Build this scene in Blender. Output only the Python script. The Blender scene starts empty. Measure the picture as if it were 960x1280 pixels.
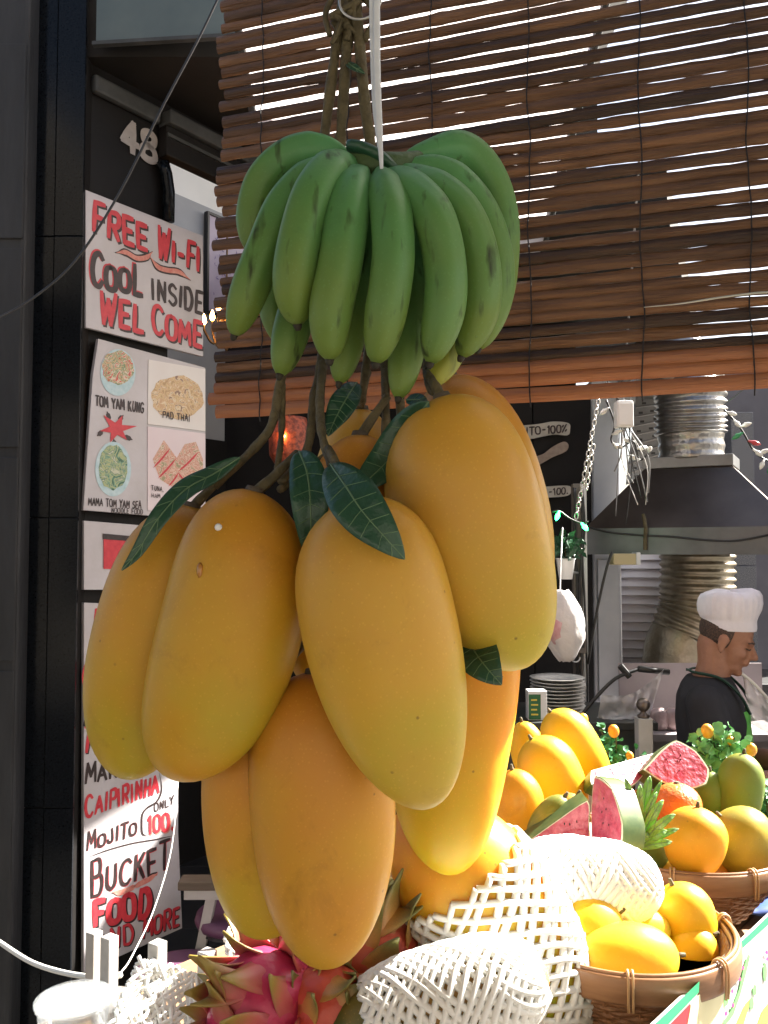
import bpy, bmesh, math, random
from mathutils import Vector, Matrix, noise

# ------------------------------------------------------------------ camera, sky, sun, exposure
F = 1072.0; CAMZ = 1.68; PITCH = math.atan(50.0 / F)
scene = bpy.context.scene
C = scene.collection
cd = bpy.data.cameras.new('camera'); cam = bpy.data.objects.new('camera', cd); C.objects.link(cam)
cam.location = (0, 0, CAMZ); cam.rotation_euler = (math.pi / 2 + PITCH, 0, 0)
cd.sensor_fit = 'VERTICAL'; cd.sensor_height = 36.0; cd.lens = 36.0 * F / 1280.0
cd.clip_start = 0.02; cd.clip_end = 2000
scene.camera = cam
SUN = Vector((0.68, 0.36, 0.64)).normalized()
w = bpy.data.worlds.new('World'); scene.world = w; w.use_nodes = True
nt = w.node_tree; bg = nt.nodes['Background']
sky = nt.nodes.new('ShaderNodeTexSky'); sky.sky_type = 'NISHITA'; sky.sun_disc = False
sky.sun_elevation = math.asin(SUN.z); sky.sun_rotation = math.atan2(SUN.x, SUN.y)
sky.air_density = 1.0; sky.dust_density = 4.0; sky.ozone_density = 1.0
nt.links.new(sky.outputs[0], bg.inputs[0]); bg.inputs[1].default_value = 0.05
sd = bpy.data.lights.new('sun', 'SUN'); so = bpy.data.objects.new('sun', sd); C.objects.link(so)
sd.energy = 5.0; sd.angle = math.radians(0.53); sd.color = (1.0, 0.95, 0.86)
so.rotation_euler = SUN.to_track_quat('Z', 'Y').to_euler(); so.location = (4, 2, 6)
scene.view_settings.view_transform = 'Standard'; scene.view_settings.look = 'None'
scene.view_settings.gamma = 1; scene.view_settings.use_curve_mapping = False
scene.view_settings.exposure = 2.62

# ------------------------------------------------------------------ pixels of the photograph (960 x 1280) to points
cp, sp = math.cos(PITCH), math.sin(PITCH)
CAM = Vector((0, 0, CAMZ))
def ray(px, py):
    u = (px - 480) / F; v = -(py - 640) / F
    return Vector((u, cp - sp * v, sp + cp * v))
def P(px, py, Y):
    r = ray(px, py); return CAM + r * (Y / r.y)
def PZ(px, py, z):
    r = ray(px, py); return CAM + r * ((z - CAMZ) / r.z)
class Frame:
    """an upright plane through O running along angle th: local x along it, z up, -y towards the viewer"""
    def __init__(s, O, th):
        s.O = Vector((O[0], O[1], 0)); s.th = th
        s.d = Vector((math.cos(th), math.sin(th), 0)); s.n = Vector((math.sin(th), -math.cos(th), 0))
    def uv(s, px, py):
        r = ray(px, py); k = (s.O - CAM).dot(s.n) / r.dot(s.n); p = CAM + r * k
        return ((p - s.O).dot(s.d), p.z)
    def pt(s, x, z, out=0.0):
        return s.O + s.d * x + s.n * out + Vector((0, 0, z))
    def px(s, px, py, out=0.0):
        return s.pt(*s.uv(px, py), out)

# ------------------------------------------------------------------ materials
def lin(c):
    return tuple(x / 12.92 if x <= 0.04045 else ((x + 0.055) / 1.055) ** 2.4 for x in c)
def mat(name, col, rough=0.5, col2=None, scale=8.0, detail=4.0, bump=0.0, bscale=None, metal=0.0, coat=0.0, sss=0.0,
        emit=None, estr=0.0, stretch=None, trans=0.0, alpha=1.0, contrast=0.2, rvar=0.0, spec=0.5, rand=0.0):
    m = bpy.data.materials.new(name); m.use_nodes = True; t = m.node_tree; b = t.nodes['Principled BSDF']
    b.inputs['Base Color'].default_value = (*col, 1); b.inputs['Roughness'].default_value = rough
    b.inputs['Metallic'].default_value = metal; b.inputs['Coat Weight'].default_value = coat
    b.inputs['Specular IOR Level'].default_value = spec
    if sss: b.inputs['Subsurface Weight'].default_value = sss; b.inputs['Subsurface Radius'].default_value = (0.02, 0.01, 0.003)
    if trans: b.inputs['Transmission Weight'].default_value = trans
    b.inputs['Alpha'].default_value = alpha
    if emit: b.inputs['Emission Color'].default_value = (*emit, 1); b.inputs['Emission Strength'].default_value = estr
    tc = t.nodes.new('ShaderNodeTexCoord'); mp = t.nodes.new('ShaderNodeMapping')
    t.links.new(tc.outputs['Object'], mp.inputs[0])
    if stretch: mp.inputs['Scale'].default_value = stretch
    nz = t.nodes.new('ShaderNodeTexNoise'); nz.inputs['Scale'].default_value = scale; nz.inputs['Detail'].default_value = detail
    nz.inputs['Roughness'].default_value = 0.6
    t.links.new(mp.outputs[0], nz.inputs[0])
    last = None
    if col2:
        r = t.nodes.new('ShaderNodeValToRGB'); r.color_ramp.elements[0].position = 0.5 - contrast; r.color_ramp.elements[1].position = 0.5 + contrast
        r.color_ramp.elements[0].color = (*col, 1); r.color_ramp.elements[1].color = (*col2, 1)
        t.links.new(nz.outputs[0], r.inputs[0]); last = r.outputs[0]
        if rand:
            oi = t.nodes.new('ShaderNodeObjectInfo'); mr = t.nodes.new('ShaderNodeMapRange')
            mr.inputs[3].default_value = 1 - rand; mr.inputs[4].default_value = 1 + rand
            t.links.new(oi.outputs['Random'], mr.inputs[0])
            mx = t.nodes.new('ShaderNodeVectorMath'); mx.operation = 'SCALE'
            t.links.new(last, mx.inputs[0]); t.links.new(mr.outputs[0], mx.inputs[3]); last = mx.outputs[0]
        t.links.new(last, b.inputs['Base Color'])
    if rvar:
        mr = t.nodes.new('ShaderNodeMapRange'); mr.inputs[3].default_value = max(0, rough - rvar); mr.inputs[4].default_value = min(1, rough + rvar)
        t.links.new(nz.outputs[0], mr.inputs[0]); t.links.new(mr.outputs[0], b.inputs['Roughness'])
    if bump:
        bn = t.nodes.new('ShaderNodeBump'); bn.inputs['Strength'].default_value = bump; bn.inputs['Distance'].default_value = 0.01
        n2 = nz
        if bscale:
            n2 = t.nodes.new('ShaderNodeTexNoise'); n2.inputs['Scale'].default_value = bscale; n2.inputs['Detail'].default_value = 3
            t.links.new(mp.outputs[0], n2.inputs[0])
        t.links.new(n2.outputs[0], bn.inputs['Height']); t.links.new(bn.outputs[0], b.inputs['Normal'])
    return m
def fruit_mat(name, low, mid, high, rough=0.42, speck=0.6, blush=None, sss=0.35, streak=0.0):
    """skin running from the tip (low) to the stem end (high), with blotches and small dark specks"""
    m = bpy.data.materials.new(name); m.use_nodes = True; t = m.node_tree; b = t.nodes['Principled BSDF']
    L = t.links.new
    tc = t.nodes.new('ShaderNodeTexCoord'); at = t.nodes.new('ShaderNodeAttribute'); at.attribute_name = 'along'
    oi = t.nodes.new('ShaderNodeObjectInfo')
    ad = t.nodes.new('ShaderNodeVectorMath'); ad.operation = 'ADD'; L(tc.outputs['Object'], ad.inputs[0])
    sc = t.nodes.new('ShaderNodeVectorMath'); sc.operation = 'SCALE'; sc.inputs[0].default_value = (13, 7, 5); L(oi.outputs['Random'], sc.inputs[3])
    L(sc.outputs[0], ad.inputs[1])
    n1 = t.nodes.new('ShaderNodeTexNoise'); n1.inputs['Scale'].default_value = 9; n1.inputs['Detail'].default_value = 5; L(ad.outputs[0], n1.inputs[0])
    ma = t.nodes.new('ShaderNodeMath'); ma.operation = 'MULTIPLY_ADD'; L(n1.outputs[0], ma.inputs[0]); ma.inputs[1].default_value = 0.95
    sb = t.nodes.new('ShaderNodeMath'); sb.operation = 'SUBTRACT'; L(at.outputs['Fac'], sb.inputs[0]); sb.inputs[1].default_value = 0.47
    L(sb.outputs[0], ma.inputs[2])
    r = t.nodes.new('ShaderNodeValToRGB'); e = r.color_ramp.elements
    e[0].position = 0.05; e[0].color = (*high, 1); e[1].position = 0.95; e[1].color = (*low, 1)
    x = e.new(0.5); x.color = (*mid, 1)
    L(ma.outputs[0], r.inputs[0]); last = r.outputs[0]
    def mix(fac, colour, last):
        mx = t.nodes.new('ShaderNodeMix'); mx.data_type = 'RGBA'; L(fac, mx.inputs[0]); L(last, mx.inputs[6]); mx.inputs[7].default_value = (*colour, 1)
        return mx.outputs[2]
    if blush:
        n3 = t.nodes.new('ShaderNodeTexNoise'); n3.inputs['Scale'].default_value = 5; L(ad.outputs[0], n3.inputs[0])
        mr = t.nodes.new('ShaderNodeMapRange'); mr.inputs[1].default_value = 0.48; mr.inputs[2].default_value = 0.72; mr.inputs[4].default_value = 0.75
        L(n3.outputs[0], mr.inputs[0]); last = mix(mr.outputs[0], blush, last)
    v = t.nodes.new('ShaderNodeTexVoronoi'); v.inputs['Scale'].default_value = 42; L(ad.outputs[0], v.inputs[0])
    n4 = t.nodes.new('ShaderNodeTexNoise'); n4.inputs['Scale'].default_value = 18; L(ad.outputs[0], n4.inputs[0])
    mr = t.nodes.new('ShaderNodeMapRange'); mr.inputs[1].default_value = 0.045; mr.inputs[2].default_value = 0.09; mr.inputs[3].default_value = speck; mr.inputs[4].default_value = 0
    L(v.outputs['Distance'], mr.inputs[0])
    m5 = t.nodes.new('ShaderNodeMapRange'); m5.inputs[1].default_value = 0.52; m5.inputs[2].default_value = 0.62; L(n4.outputs[0], m5.inputs[0])
    mu = t.nodes.new('ShaderNodeMath'); mu.operation = 'MULTIPLY'; L(mr.outputs[0], mu.inputs[0]); L(m5.outputs[0], mu.inputs[1])
    last = mix(mu.outputs[0], (0.10, 0.05, 0.015), last)
    v2 = t.nodes.new('ShaderNodeTexVoronoi'); v2.inputs['Scale'].default_value = 190; L(ad.outputs[0], v2.inputs[0])
    m8 = t.nodes.new('ShaderNodeMapRange'); m8.inputs[1].default_value = 0.10; m8.inputs[2].default_value = 0.26; m8.inputs[3].default_value = 0.22; m8.inputs[4].default_value = 0; L(v2.outputs['Distance'], m8.inputs[0])
    last = mix(m8.outputs[0], tuple(min(1, c * 1.35 + .04) for c in mid), last)
    n8 = t.nodes.new('ShaderNodeTexNoise'); n8.inputs['Scale'].default_value = 13; n8.inputs['Detail'].default_value = 8; n8.inputs['Roughness'].default_value = .7; n8.inputs['Distortion'].default_value = .6; L(ad.outputs[0], n8.inputs[0])
    m9 = t.nodes.new('ShaderNodeMapRange'); m9.inputs[1].default_value = 0.58; m9.inputs[2].default_value = 0.74; m9.inputs[4].default_value = .34; L(n8.outputs[0], m9.inputs[0])
    last = mix(m9.outputs[0], tuple(c * .42 for c in high), last)
    if streak:
        mp = t.nodes.new('ShaderNodeMapping'); mp.inputs['Scale'].default_value = (38, 38, 9); L(ad.outputs[0], mp.inputs[0])
        n6 = t.nodes.new('ShaderNodeTexNoise'); n6.inputs['Scale'].default_value = 1.6; n6.inputs['Detail'].default_value = 3; L(mp.outputs[0], n6.inputs[0])
        m6 = t.nodes.new('ShaderNodeMapRange'); m6.inputs[1].default_value = 0.6; m6.inputs[2].default_value = 0.75; m6.inputs[4].default_value = streak
        L(n6.outputs[0], m6.inputs[0]); last = mix(m6.outputs[0], (0.025, 0.035, 0.008), last)
    L(last, b.inputs['Base Color'])
    b.inputs['Roughness'].default_value = rough
    b.inputs['Subsurface Weight'].default_value = sss; b.inputs['Subsurface Radius'].default_value = (1.0, 0.42, 0.06); b.inputs['Subsurface Scale'].default_value = 0.02; b.inputs['Specular IOR Level'].default_value = 0.32
    n7 = t.nodes.new('ShaderNodeTexNoise'); n7.inputs['Scale'].default_value = 60; n7.inputs['Detail'].default_value = 4; L(ad.outputs[0], n7.inputs[0])
    bn = t.nodes.new('ShaderNodeBump'); bn.inputs['Strength'].default_value = 0.12; bn.inputs['Distance'].default_value = 0.004
    L(n7.outputs[0], bn.inputs['Height']); L(bn.outputs[0], b.inputs['Normal'])
    m7 = t.nodes.new('ShaderNodeMapRange'); m7.inputs[3].default_value = rough - 0.08; m7.inputs[4].default_value = rough + 0.12
    L(n1.outputs[0], m7.inputs[0]); L(m7.outputs[0], b.inputs['Roughness'])
    return m

# ------------------------------------------------------------------ things, parts, geometry
XF = {}
def tag(o, label=None, cat=None, group=None, kind=None):
    if label: o['label'] = label
    if cat: o['category'] = cat
    if group: o['group'] = group
    if kind: o['kind'] = kind
    return o
def thing(name, label, cat, loc=(0, 0, 0), th=0.0, group=None):
    o = bpy.data.objects.new(name, None); C.objects.link(o); o.empty_display_size = 0.05
    o.location = loc; o.rotation_euler = (0, 0, th)
    XF[o.name] = Matrix.Translation(Vector(loc)) @ Matrix.Rotation(th, 4, 'Z')
    return tag(o, label, cat, group)
class MB:
    def __init__(s): s.v = []; s.f = []; s.mi = []; s.al = None; s.cur = 0
    def add(s, vs, fs):
        k = len(s.v); s.v += [Vector(x) for x in vs]; s.f += [tuple(i + k for i in f) for f in fs]; s.mi += [s.cur] * len(fs)
        return s
    def box(s, lo, hi, M=None):
        x0, y0, z0 = lo; x1, y1, z1 = hi
        vs = [Vector(p) for p in ((x0,y0,z0),(x1,y0,z0),(x1,y1,z0),(x0,y1,z0),(x0,y0,z1),(x1,y0,z1),(x1,y1,z1),(x0,y1,z1))]
        if M: vs = [M @ p for p in vs]
        return s.add(vs, [(0,3,2,1),(4,5,6,7),(0,1,5,4),(1,2,6,5),(2,3,7,6),(3,0,4,7)])
    def prism(s, poly, off):
        """a flat polygon (3-D points) pushed out by the vector off"""
        n = len(poly); off = Vector(off); vs = [Vector(p) for p in poly] + [Vector(p) + off for p in poly]
        fs = [tuple(range(n))[::-1], tuple(range(n, 2 * n))] + [(i, (i + 1) % n, n + (i + 1) % n, n + i) for i in range(n)]
        return s.add(vs, fs)
    def rings(s, rs, cap=True, closed=True):
        n = len(rs[0]); vs = [p for r in rs for p in r]; fs = []
        for i in range(len(rs) - 1):
            for j in range(n if closed else n - 1):
                a = i * n + j; b = i * n + (j + 1) % n; fs.append((a, b, b + n, a + n))
        if cap and closed: fs += [tuple(range(n))[::-1], tuple(range((len(rs) - 1) * n, len(rs) * n))]
        return s.add(vs, fs)
    def tube(s, pts, r, n=8, cap=True, flat=1.0, up=None):
        pts = [Vector(p) for p in pts]; m = len(pts)
        rad = r if isinstance(r, (list, tuple)) else [r] * m
        rs = []; ref = Vector(up) if up else None
        for i, p in enumerate(pts):
            T = (pts[min(i + 1, m - 1)] - pts[max(i - 1, 0)]).normalized()
            if ref is None: ref = Vector((0, 0, 1)) if abs(T.z) < 0.9 else Vector((1, 0, 0))
            a = T.cross(ref)
            if a.length < 1e-5: a = T.orthogonal()
            a.normalize(); b = a.cross(T).normalized()
            if not up: ref = b
            rs.append([p + a * (rad[i] * math.cos(2 * math.pi * k / n)) + b * (rad[i] * flat * math.sin(2 * math.pi * k / n)) for k in range(n)])
        return s.rings(rs, cap)
    def lathe(s, prof, c=(0, 0, 0), n=24, M=None, sx=1.0, sy=1.0, wob=None):
        c = Vector(c); rs = []
        for (r, z) in prof:
            ring = []
            for k in range(n):
                a = 2 * math.pi * k / n; q = r * (wob(a, z) if wob else 1)
                p = Vector((q * math.cos(a) * sx, q * math.sin(a) * sy, z)); ring.append((M @ p if M else p) + c)
            rs.append(ring)
        return s.rings(rs)
    def build(s, name, m, parent=None, local=False, smooth=False, label=None, cat=None, group=None, kind=None, bevel=0.0, origin=None):
        me = bpy.data.meshes.new(name); vs = s.v
        o = bpy.data.objects.new(name, me); C.objects.link(o)
        if parent:
            if not local:
                inv = XF[parent.name].inverted(); vs = [inv @ v for v in vs]
            o.parent = parent; XF[o.name] = XF[parent.name]
        else:
            if origin is None:
                xs = [v.x for v in vs]; ys = [v.y for v in vs]; zs = [v.z for v in vs]
                origin = Vector(((min(xs) + max(xs)) / 2, (min(ys) + max(ys)) / 2, min(zs)))
            vs = [v - origin for v in vs]; o.location = origin; XF[o.name] = Matrix.Translation(origin)
        me.from_pydata([tuple(v) for v in vs], [], s.f)
        ms = m if isinstance(m, (list, tuple)) else [m]
        for q in ms: me.materials.append(q)
        for i, p in enumerate(me.polygons): p.material_index = s.mi[i]; p.use_smooth = bool(smooth)
        if s.al:
            at = me.attributes.new('along', 'FLOAT', 'POINT')
            at.data.foreach_set('value', s.al + [0.5] * (len(vs) - len(s.al)))
        bm = bmesh.new(); bm.from_mesh(me); bmesh.ops.recalc_face_normals(bm, faces=bm.faces); bm.to_mesh(me); bm.free()
        if bevel:
            md = o.modifiers.new('bevel', 'BEVEL'); md.width = bevel; md.segments = 2; md.limit_method = 'ANGLE'
        if smooth == 'auto': me.set_sharp_from_angle(angle=.6)
        me.update()
        return tag(o, label, cat, group, kind)
def crom(pts, k=8):
    pts = [Vector(p) for p in pts]; out = []
    q = [pts[0] * 2 - pts[1]] + pts + [pts[-1] * 2 - pts[-2]]
    for i in range(1, len(q) - 2):
        for j in range(k):
            t = j / k
            out.append(0.5 * ((2 * q[i]) + (q[i+1] - q[i-1]) * t + (2*q[i-1] - 5*q[i] + 4*q[i+1] - q[i+2]) * t*t + (3*q[i] - q[i-1] - 3*q[i+1] + q[i+2]) * t**3))
    out.append(pts[-1]); return out
def lerp(a, b, t): return a + (b - a) * t
def interp(xs, t):
    k = t * (len(xs) - 1); i = min(int(k), len(xs) - 2); return lerp(xs[i], xs[i + 1], k - i)

# ------------------------------------------------------------------ brush lettering
GL = {'A':(8,["0,0 4,10 8,0","1.5,3.6 6.5,3.6"]),'B':(8,["1,0 1,10","~1,10 6,10 7,7.5 5.5,5.3 1,5.3","~1,5.3 7,5.3 8,2.5 6,0 1,0"]),
'C':(8,["~7.5,8.5 5,10 1.5,9 0,5 1.5,1 5,0 7.5,1.5"]),'D':(8,["1,0 1,10","~1,10 5.5,9.7 8,5 5.5,.3 1,0"]),
'E':(7,["7,10 1,10 1,0 7,0","1,5 6,5"]),'F':(7,["7,10 1,10 1,0","1,5 6,5"]),'G':(8,["~7.5,8.5 5,10 1.5,9 0,5 1.5,1 5,0 7.5,1.5","7.5,1.5 7.5,4.5 4.5,4.5"]),
'H':(8,["1,0 1,10","7,0 7,10","1,5 7,5"]),'I':(3,["1.5,0 1.5,10"]),'J':(7,["~6,10 6,2 4,0 1.5,.5 .5,2.5"]),'K':(8,["1,0 1,10","7,10 1,4.5","3,6 7.5,0"]),
'L':(7,["1,10 1,0 7,0"]),'M':(9,["0,0 1,10 4.5,3 8,10 9,0"]),'N':(8,["1,0 1,10 7,0 7,10"]),'O':(8,["~4,10 1,9 0,5 1,1 4,0 7,1 8,5 7,9 4,10"]),
'P':(7,["1,0 1,10","~1,10 6,10 7.5,7.5 6,5 1,5"]),'R':(8,["1,0 1,10","~1,10 6,10 7.5,7.5 6,5 1,5","3.5,5 7.5,0"]),'S':(7,["~7,8.5 4,10 1,8.5 1.5,6 6,4.3 7,2 4,0 .5,1.5"]),
'T':(8,["0,10 8,10","4,10 4,0"]),'U':(8,["~1,10 1,2.5 3,0 5,0 7,2.5 7,10"]),'W':(10,["0,10 2.3,0 4.7,8 7,0 9.5,10"]),'Y':(8,["0,10 4,5","8,10 4,5 4,0"]),
'0':(7,["~3.5,10 1,9 0,5 1,1 3.5,0 6,1 7,5 6,9 3.5,10"]),'1':(4,["1,8 3,10 3,0"]),'4':(8,["5.5,0 5.5,10 0,3 8,3"]),
'8':(8,["~4,5.2 1.2,6.5 1,9 4,10 7,9 6.8,6.5 4,5.2 .8,3.8 .5,1 4,0 7.5,1 7.2,3.8 4,5.2"]),'-':(6,["1,5 5,5"]),'.':(3,["1,0 1.6,.8"]),',':(3,["1.6,1 1,-1.5"]),
'!':(3,["1.5,3 1.5,10","1.5,0 1.6,.8"]),'%':(7,["0,0 7,10","0,7 2,9","5,1 7,3"]),' ':(5,[])}
def ribbon(mb, pts, w, y, taper=0.25):
    n = len(pts)
    if n < 2: return
    vs = []
    for i, p in enumerate(pts):
        a = pts[max(i - 1, 0)]; b = pts[min(i + 1, n - 1)]; t = Vector((b[0] - a[0], b[1] - a[1]))
        if t.length < 1e-6: t = Vector((1, 0))
        t.normalize(); nn = Vector((-t.y, t.x)); k = 1.0
        if 0 < i < n - 1:
            t1 = Vector((p[0] - a[0], p[1] - a[1])).normalized(); k = 1 / max(0.5, abs(t1.dot(t)))
        e = min(i, n - 1 - i) / max(1, n - 1); h = 0.5 * w * k * (1 - taper + taper * min(1, 5 * e)) 
        e0 = -t * (w * 0.3) if i == 0 else (t * (w * 0.3) if i == n - 1 else Vector((0, 0)))
        vs += [(p[0] + nn.x * h + e0.x, y, p[1] + nn.y * h + e0.y), (p[0] - nn.x * h + e0.x, y, p[1] - nn.y * h + e0.y)]
    mb.add(vs, [(2*i, 2*i+1, 2*i+3, 2*i+2) for i in range(n - 1)])
def letters(parent, fr, s, a, b, hpx, col, shadow=None, weight=0.2, seed=0, y=-0.0012, jit=0.06, heights=None, sh=0.07, org=(0, 0)):
    """one brushed line of writing from pixel a to pixel b (baseline); parent stands on frame fr with origin org"""
    R = random.Random(seed); x0, z0 = fr.uv(*a); x1, z1 = fr.uv(*b); h0 = fr.uv(a[0], a[1] - hpx)[1] - z0; h1 = fr.uv(b[0], b[1] - hpx)[1] - z1
    x0 -= org[0]; x1 -= org[0]; z0 -= org[1]; z1 -= org[1]
    gap = 2.6; tot = sum(GL[c][0] + gap for c in s) - gap; fg = MB(); sg = MB(); cur = 0.0; lay = 0
    for i, c in enumerate(s):
        wd, strokes = GL[c]; hh = heights[i] if heights else 1.0; hh *= 1 + R.uniform(-jit, jit); tilt = R.uniform(-jit, jit); dz = R.uniform(-jit, jit) * 0.6
        for st in strokes:
            cv = st[0] == '~'; q = [tuple(float(k) for k in u.split(',')) for u in st.lstrip('~').split()]
            if not cv and len(q) > 2: segs = [[q[k], q[k + 1]] for k in range(len(q) - 1)]
            else: segs = [q]
            for q in segs:
              if cv: q = [(v.x, v.y) for v in crom([Vector((u[0], u[1], 0)) for u in q], 5)]
              else:
                d = []
                for k in range(len(q) - 1):
                    for j in range(3): d.append((lerp(q[k][0], q[k+1][0], j / 3), lerp(q[k][1], q[k+1][1], j / 3)))
                q = d + [q[-1]]
              pts = []
              for (gx, gy) in q:
                f = (cur + gx) / tot; hq = lerp(h0, h1, f)
                pts.append((lerp(x0, x1, f) + tilt * gy * 0.1 * hq, lerp(z0, z1, f) + (gy * 0.1 * hh + dz) * hq))
              wpx = weight * lerp(h0, h1, cur / tot) * R.uniform(0.9, 1.1)
              if shadow: ribbon(sg, [(u[0] + sh * h0, u[1] - sh * h0) for u in pts], wpx * 1.15, y + 0.0006 - lay * 0.00005)
              ribbon(fg, pts, wpx, y - lay * 0.00005); lay = (lay + 1) % 9
        cur += wd + gap
    if shadow: sg.build('lettering_shadow', shadow, parent, local=True)
    return fg.build('lettering', col, parent, local=True)
# ------------------------------------------------------------------ material palette
M = {}
M['ground'] = mat('paving', (0.06, 0.058, 0.055), 0.85, (0.11, 0.105, 0.10), 3, bump=0.3, bscale=40)
M['granite'] = mat('black_granite', (0.002, 0.0028, 0.0042), 0.14, (0.008, 0.010, 0.013), 160, 2, spec=0.14)
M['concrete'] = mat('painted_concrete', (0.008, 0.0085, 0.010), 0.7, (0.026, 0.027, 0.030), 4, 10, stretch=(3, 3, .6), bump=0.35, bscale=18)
M['black_wall'] = mat('black_painted_wall', (0.004, 0.0033, 0.0033), 0.65, (0.008, 0.0065, 0.006), 5, 8, spec=0.25, bump=0.3, bscale=22)
M['soffit'] = mat('brown_black_soffit', (0.009, 0.0075, 0.006), 0.75, (0.017, 0.014, 0.012), 4, 7, spec=0.25, bump=0.2)
M['glass_panel'] = mat('dull_glass_panel', (0.05, 0.07, 0.07), 0.3, (0.09, 0.115, 0.11), 3, 4, rvar=0.15)
M['trim'] = mat('grey_trim', (0.022, 0.024, 0.024), 0.65, (0.05, 0.052, 0.052), 12)
M['number'] = mat('number_paint', (0.28, 0.25, 0.24), 0.6, (0.36, 0.33, 0.31), 30)
M['white_wall'] = mat('white_wall', (0.78, 0.78, 0.76), 0.7, (0.7, 0.7, 0.69), 3)
M['grey_wall'] = mat('grey_wall', (0.30, 0.31, 0.33), 0.7, (0.36, 0.37, 0.39), 3)
M['sign'] = mat('white_signboard', (0.56, 0.54, 0.58), 0.45, (0.36, 0.33, 0.32), 4, 11, bump=0.08, bscale=30, contrast=0.33)
M['board_edge'] = mat('board_edge', (0.2, 0.17, 0.14), 0.8)
M['red_paint'] = mat('red_brush_paint', (0.42, 0.012, 0.03), 0.5, (0.62, 0.05, 0.06), 45, 4, contrast=0.3)
M['black_paint'] = mat('black_brush_paint', (0.012, 0.01, 0.01), 0.5, (0.05, 0.025, 0.025), 40)
M['rosy'] = mat('rose_paint', (0.5, 0.12, 0.09), 0.5, (0.62, 0.3, 0.24), 60)
M['bamboo'] = mat('bamboo_strip', (0.022, 0.009, 0.0045), 0.45, (0.165, 0.080, 0.033), 5, 9, bump=0.5, bscale=22, stretch=(0.9, 3, 12), contrast=0.28, rand=0.6, spec=0.4)
M['bamboo_glow'] = mat('glow_bamboo_strip', (0.22, 0.072, 0.024), 0.42, (0.36, 0.145, 0.055), 4, 8, bump=0.4, bscale=20, stretch=(0.8, 3, 14), contrast=0.3, rand=0.25)  # brighter orange holds the reflected glow of the lowest slats
M['cord'] = mat('dark_cord', (0.012, 0.010, 0.010), 0.8)
M['cable'] = mat('black_cable', (0.02, 0.02, 0.02), 0.5)
M['white_cable'] = mat('white_cable', (0.75, 0.74, 0.68), 0.4)

# ------------------------------------------------------------------ setting: ground, shop front on the left, slabs overhead
MB().box((-40, -40, -0.2), (40, 60, 0)).build('ground', M['ground'], kind='structure')
WF = Frame((-0.3545 * 2.75, 2.75), math.radians(54.1))
# grey concrete pier at the far left
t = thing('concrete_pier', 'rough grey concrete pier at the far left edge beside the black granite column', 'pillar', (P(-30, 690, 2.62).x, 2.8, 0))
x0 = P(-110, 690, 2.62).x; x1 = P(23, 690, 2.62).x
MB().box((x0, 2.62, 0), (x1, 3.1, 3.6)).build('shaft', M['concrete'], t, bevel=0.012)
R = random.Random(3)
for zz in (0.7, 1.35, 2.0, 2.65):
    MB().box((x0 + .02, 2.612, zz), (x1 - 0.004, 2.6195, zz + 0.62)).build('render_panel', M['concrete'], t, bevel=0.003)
# black granite column in panels
t = thing('granite_column', 'glossy black granite clad column left of the painted signs', 'column', (P(60, 690, 2.7).x, 2.9, 0))
xa, xb, xc = P(26, 690, 2.7).x, P(61, 690, 2.7).x, P(97.4, 690, 2.7).x
MB().box((xa + .002, 2.706, 0), (xc - .002, 3.2, 3.6)).build('core', M['black_wall'], t)
zs = [0, 0.888, 1.788, 2.688, 3.6]
for i in range(4):
    for (u, v, y) in ((xa, xb - .0015, 2.698), (xb + .0015, xc, 2.694)):
        MB().box((u, y, zs[i] + .0015), (v, 2.706, zs[i + 1] - .0015)).build('granite_panel', M['granite'], t, bevel=0.0015)
# shop front: black wall with the number, lintel, reveal post, soffit, fascia
t = thing('shop_front', 'black painted shop front wall carrying the house number and painted signs', 'building', WF.pt(0.1, 0), WF.th)
ue = WF.uv(211, 300)[0]
MB().box((0.0 - .1, 0.0, 0), (ue - .1, 0.2, 3.29)).build('wall', M['black_wall'], t, local=True)
zt = WF.uv(111, 68)[1]
MB().box((0.01 - .1, -0.03, 3.19), (WF.uv(196, 110)[0] - .1, -0.0, 3.25)).build('ledge', M['trim'], t, local=True, bevel=0.01)
u0 = WF.uv(197, 150)[0]; zl = WF.uv(208, 203)[1]; zu = WF.uv(196, 142)[1]
MB().box((u0 - .1, -0.05, zl), (3.0, -0.002, zu - .05)).build('lintel', M['black_wall'], t, local=True, bevel=0.006)
MB().box((u0 - .1, -0.07, zu - .05), (3.0, -0.002, zu)).build('lintel_cap', M['trim'], t, local=True, bevel=0.006)
MB().box((u0 - .1, -0.058, (zl + zu) / 2 - .015), (3.0, -0.05, (zl + zu) / 2 - .003)).build('lintel_bead', M['trim'], t, local=True)
MB().box((ue - .1 + .003, 0.001, zu), (3.0, 0.2, 3.29)).build('wall_above_door', M['black_wall'], t, local=True)
up = WF.uv(204, 240)[0] - .1
MB().tube([(up, -0.03, WF.uv(204, 279)[1]), (up, -0.03, zl - .12), (up - .012, -0.03, zl - .06), (up - .03, -0.03, zl - .02)], 0.022, 10).build('drain_pipe', M['granite'], t, local=True, smooth=True)
d4 = letters(t, WF, '48', (152, 185), (193, 205), 35, M['number'], None, 0.26, 5, y=-0.006, jit=0.03, sh=0.05, org=(0.1, 0)); d4.name = 'house_number'
t = thing('upper_floor', 'dark brown black overhanging soffit with dull glass fascia above the number', 'building', (-0.9, 3.4, 3.29))
poly = [(-1.75, 2.72), (-0.36, 2.72), (0.85, 3.34), (0.85, 6.2), (-0.3, 6.2), (-0.3, 3.45), (-1.75, 3.45)]
MB().prism([(x, y, 3.29) for x, y in poly], (0, 0, 0.25)).build('soffit', M['soffit'], t)
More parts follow.
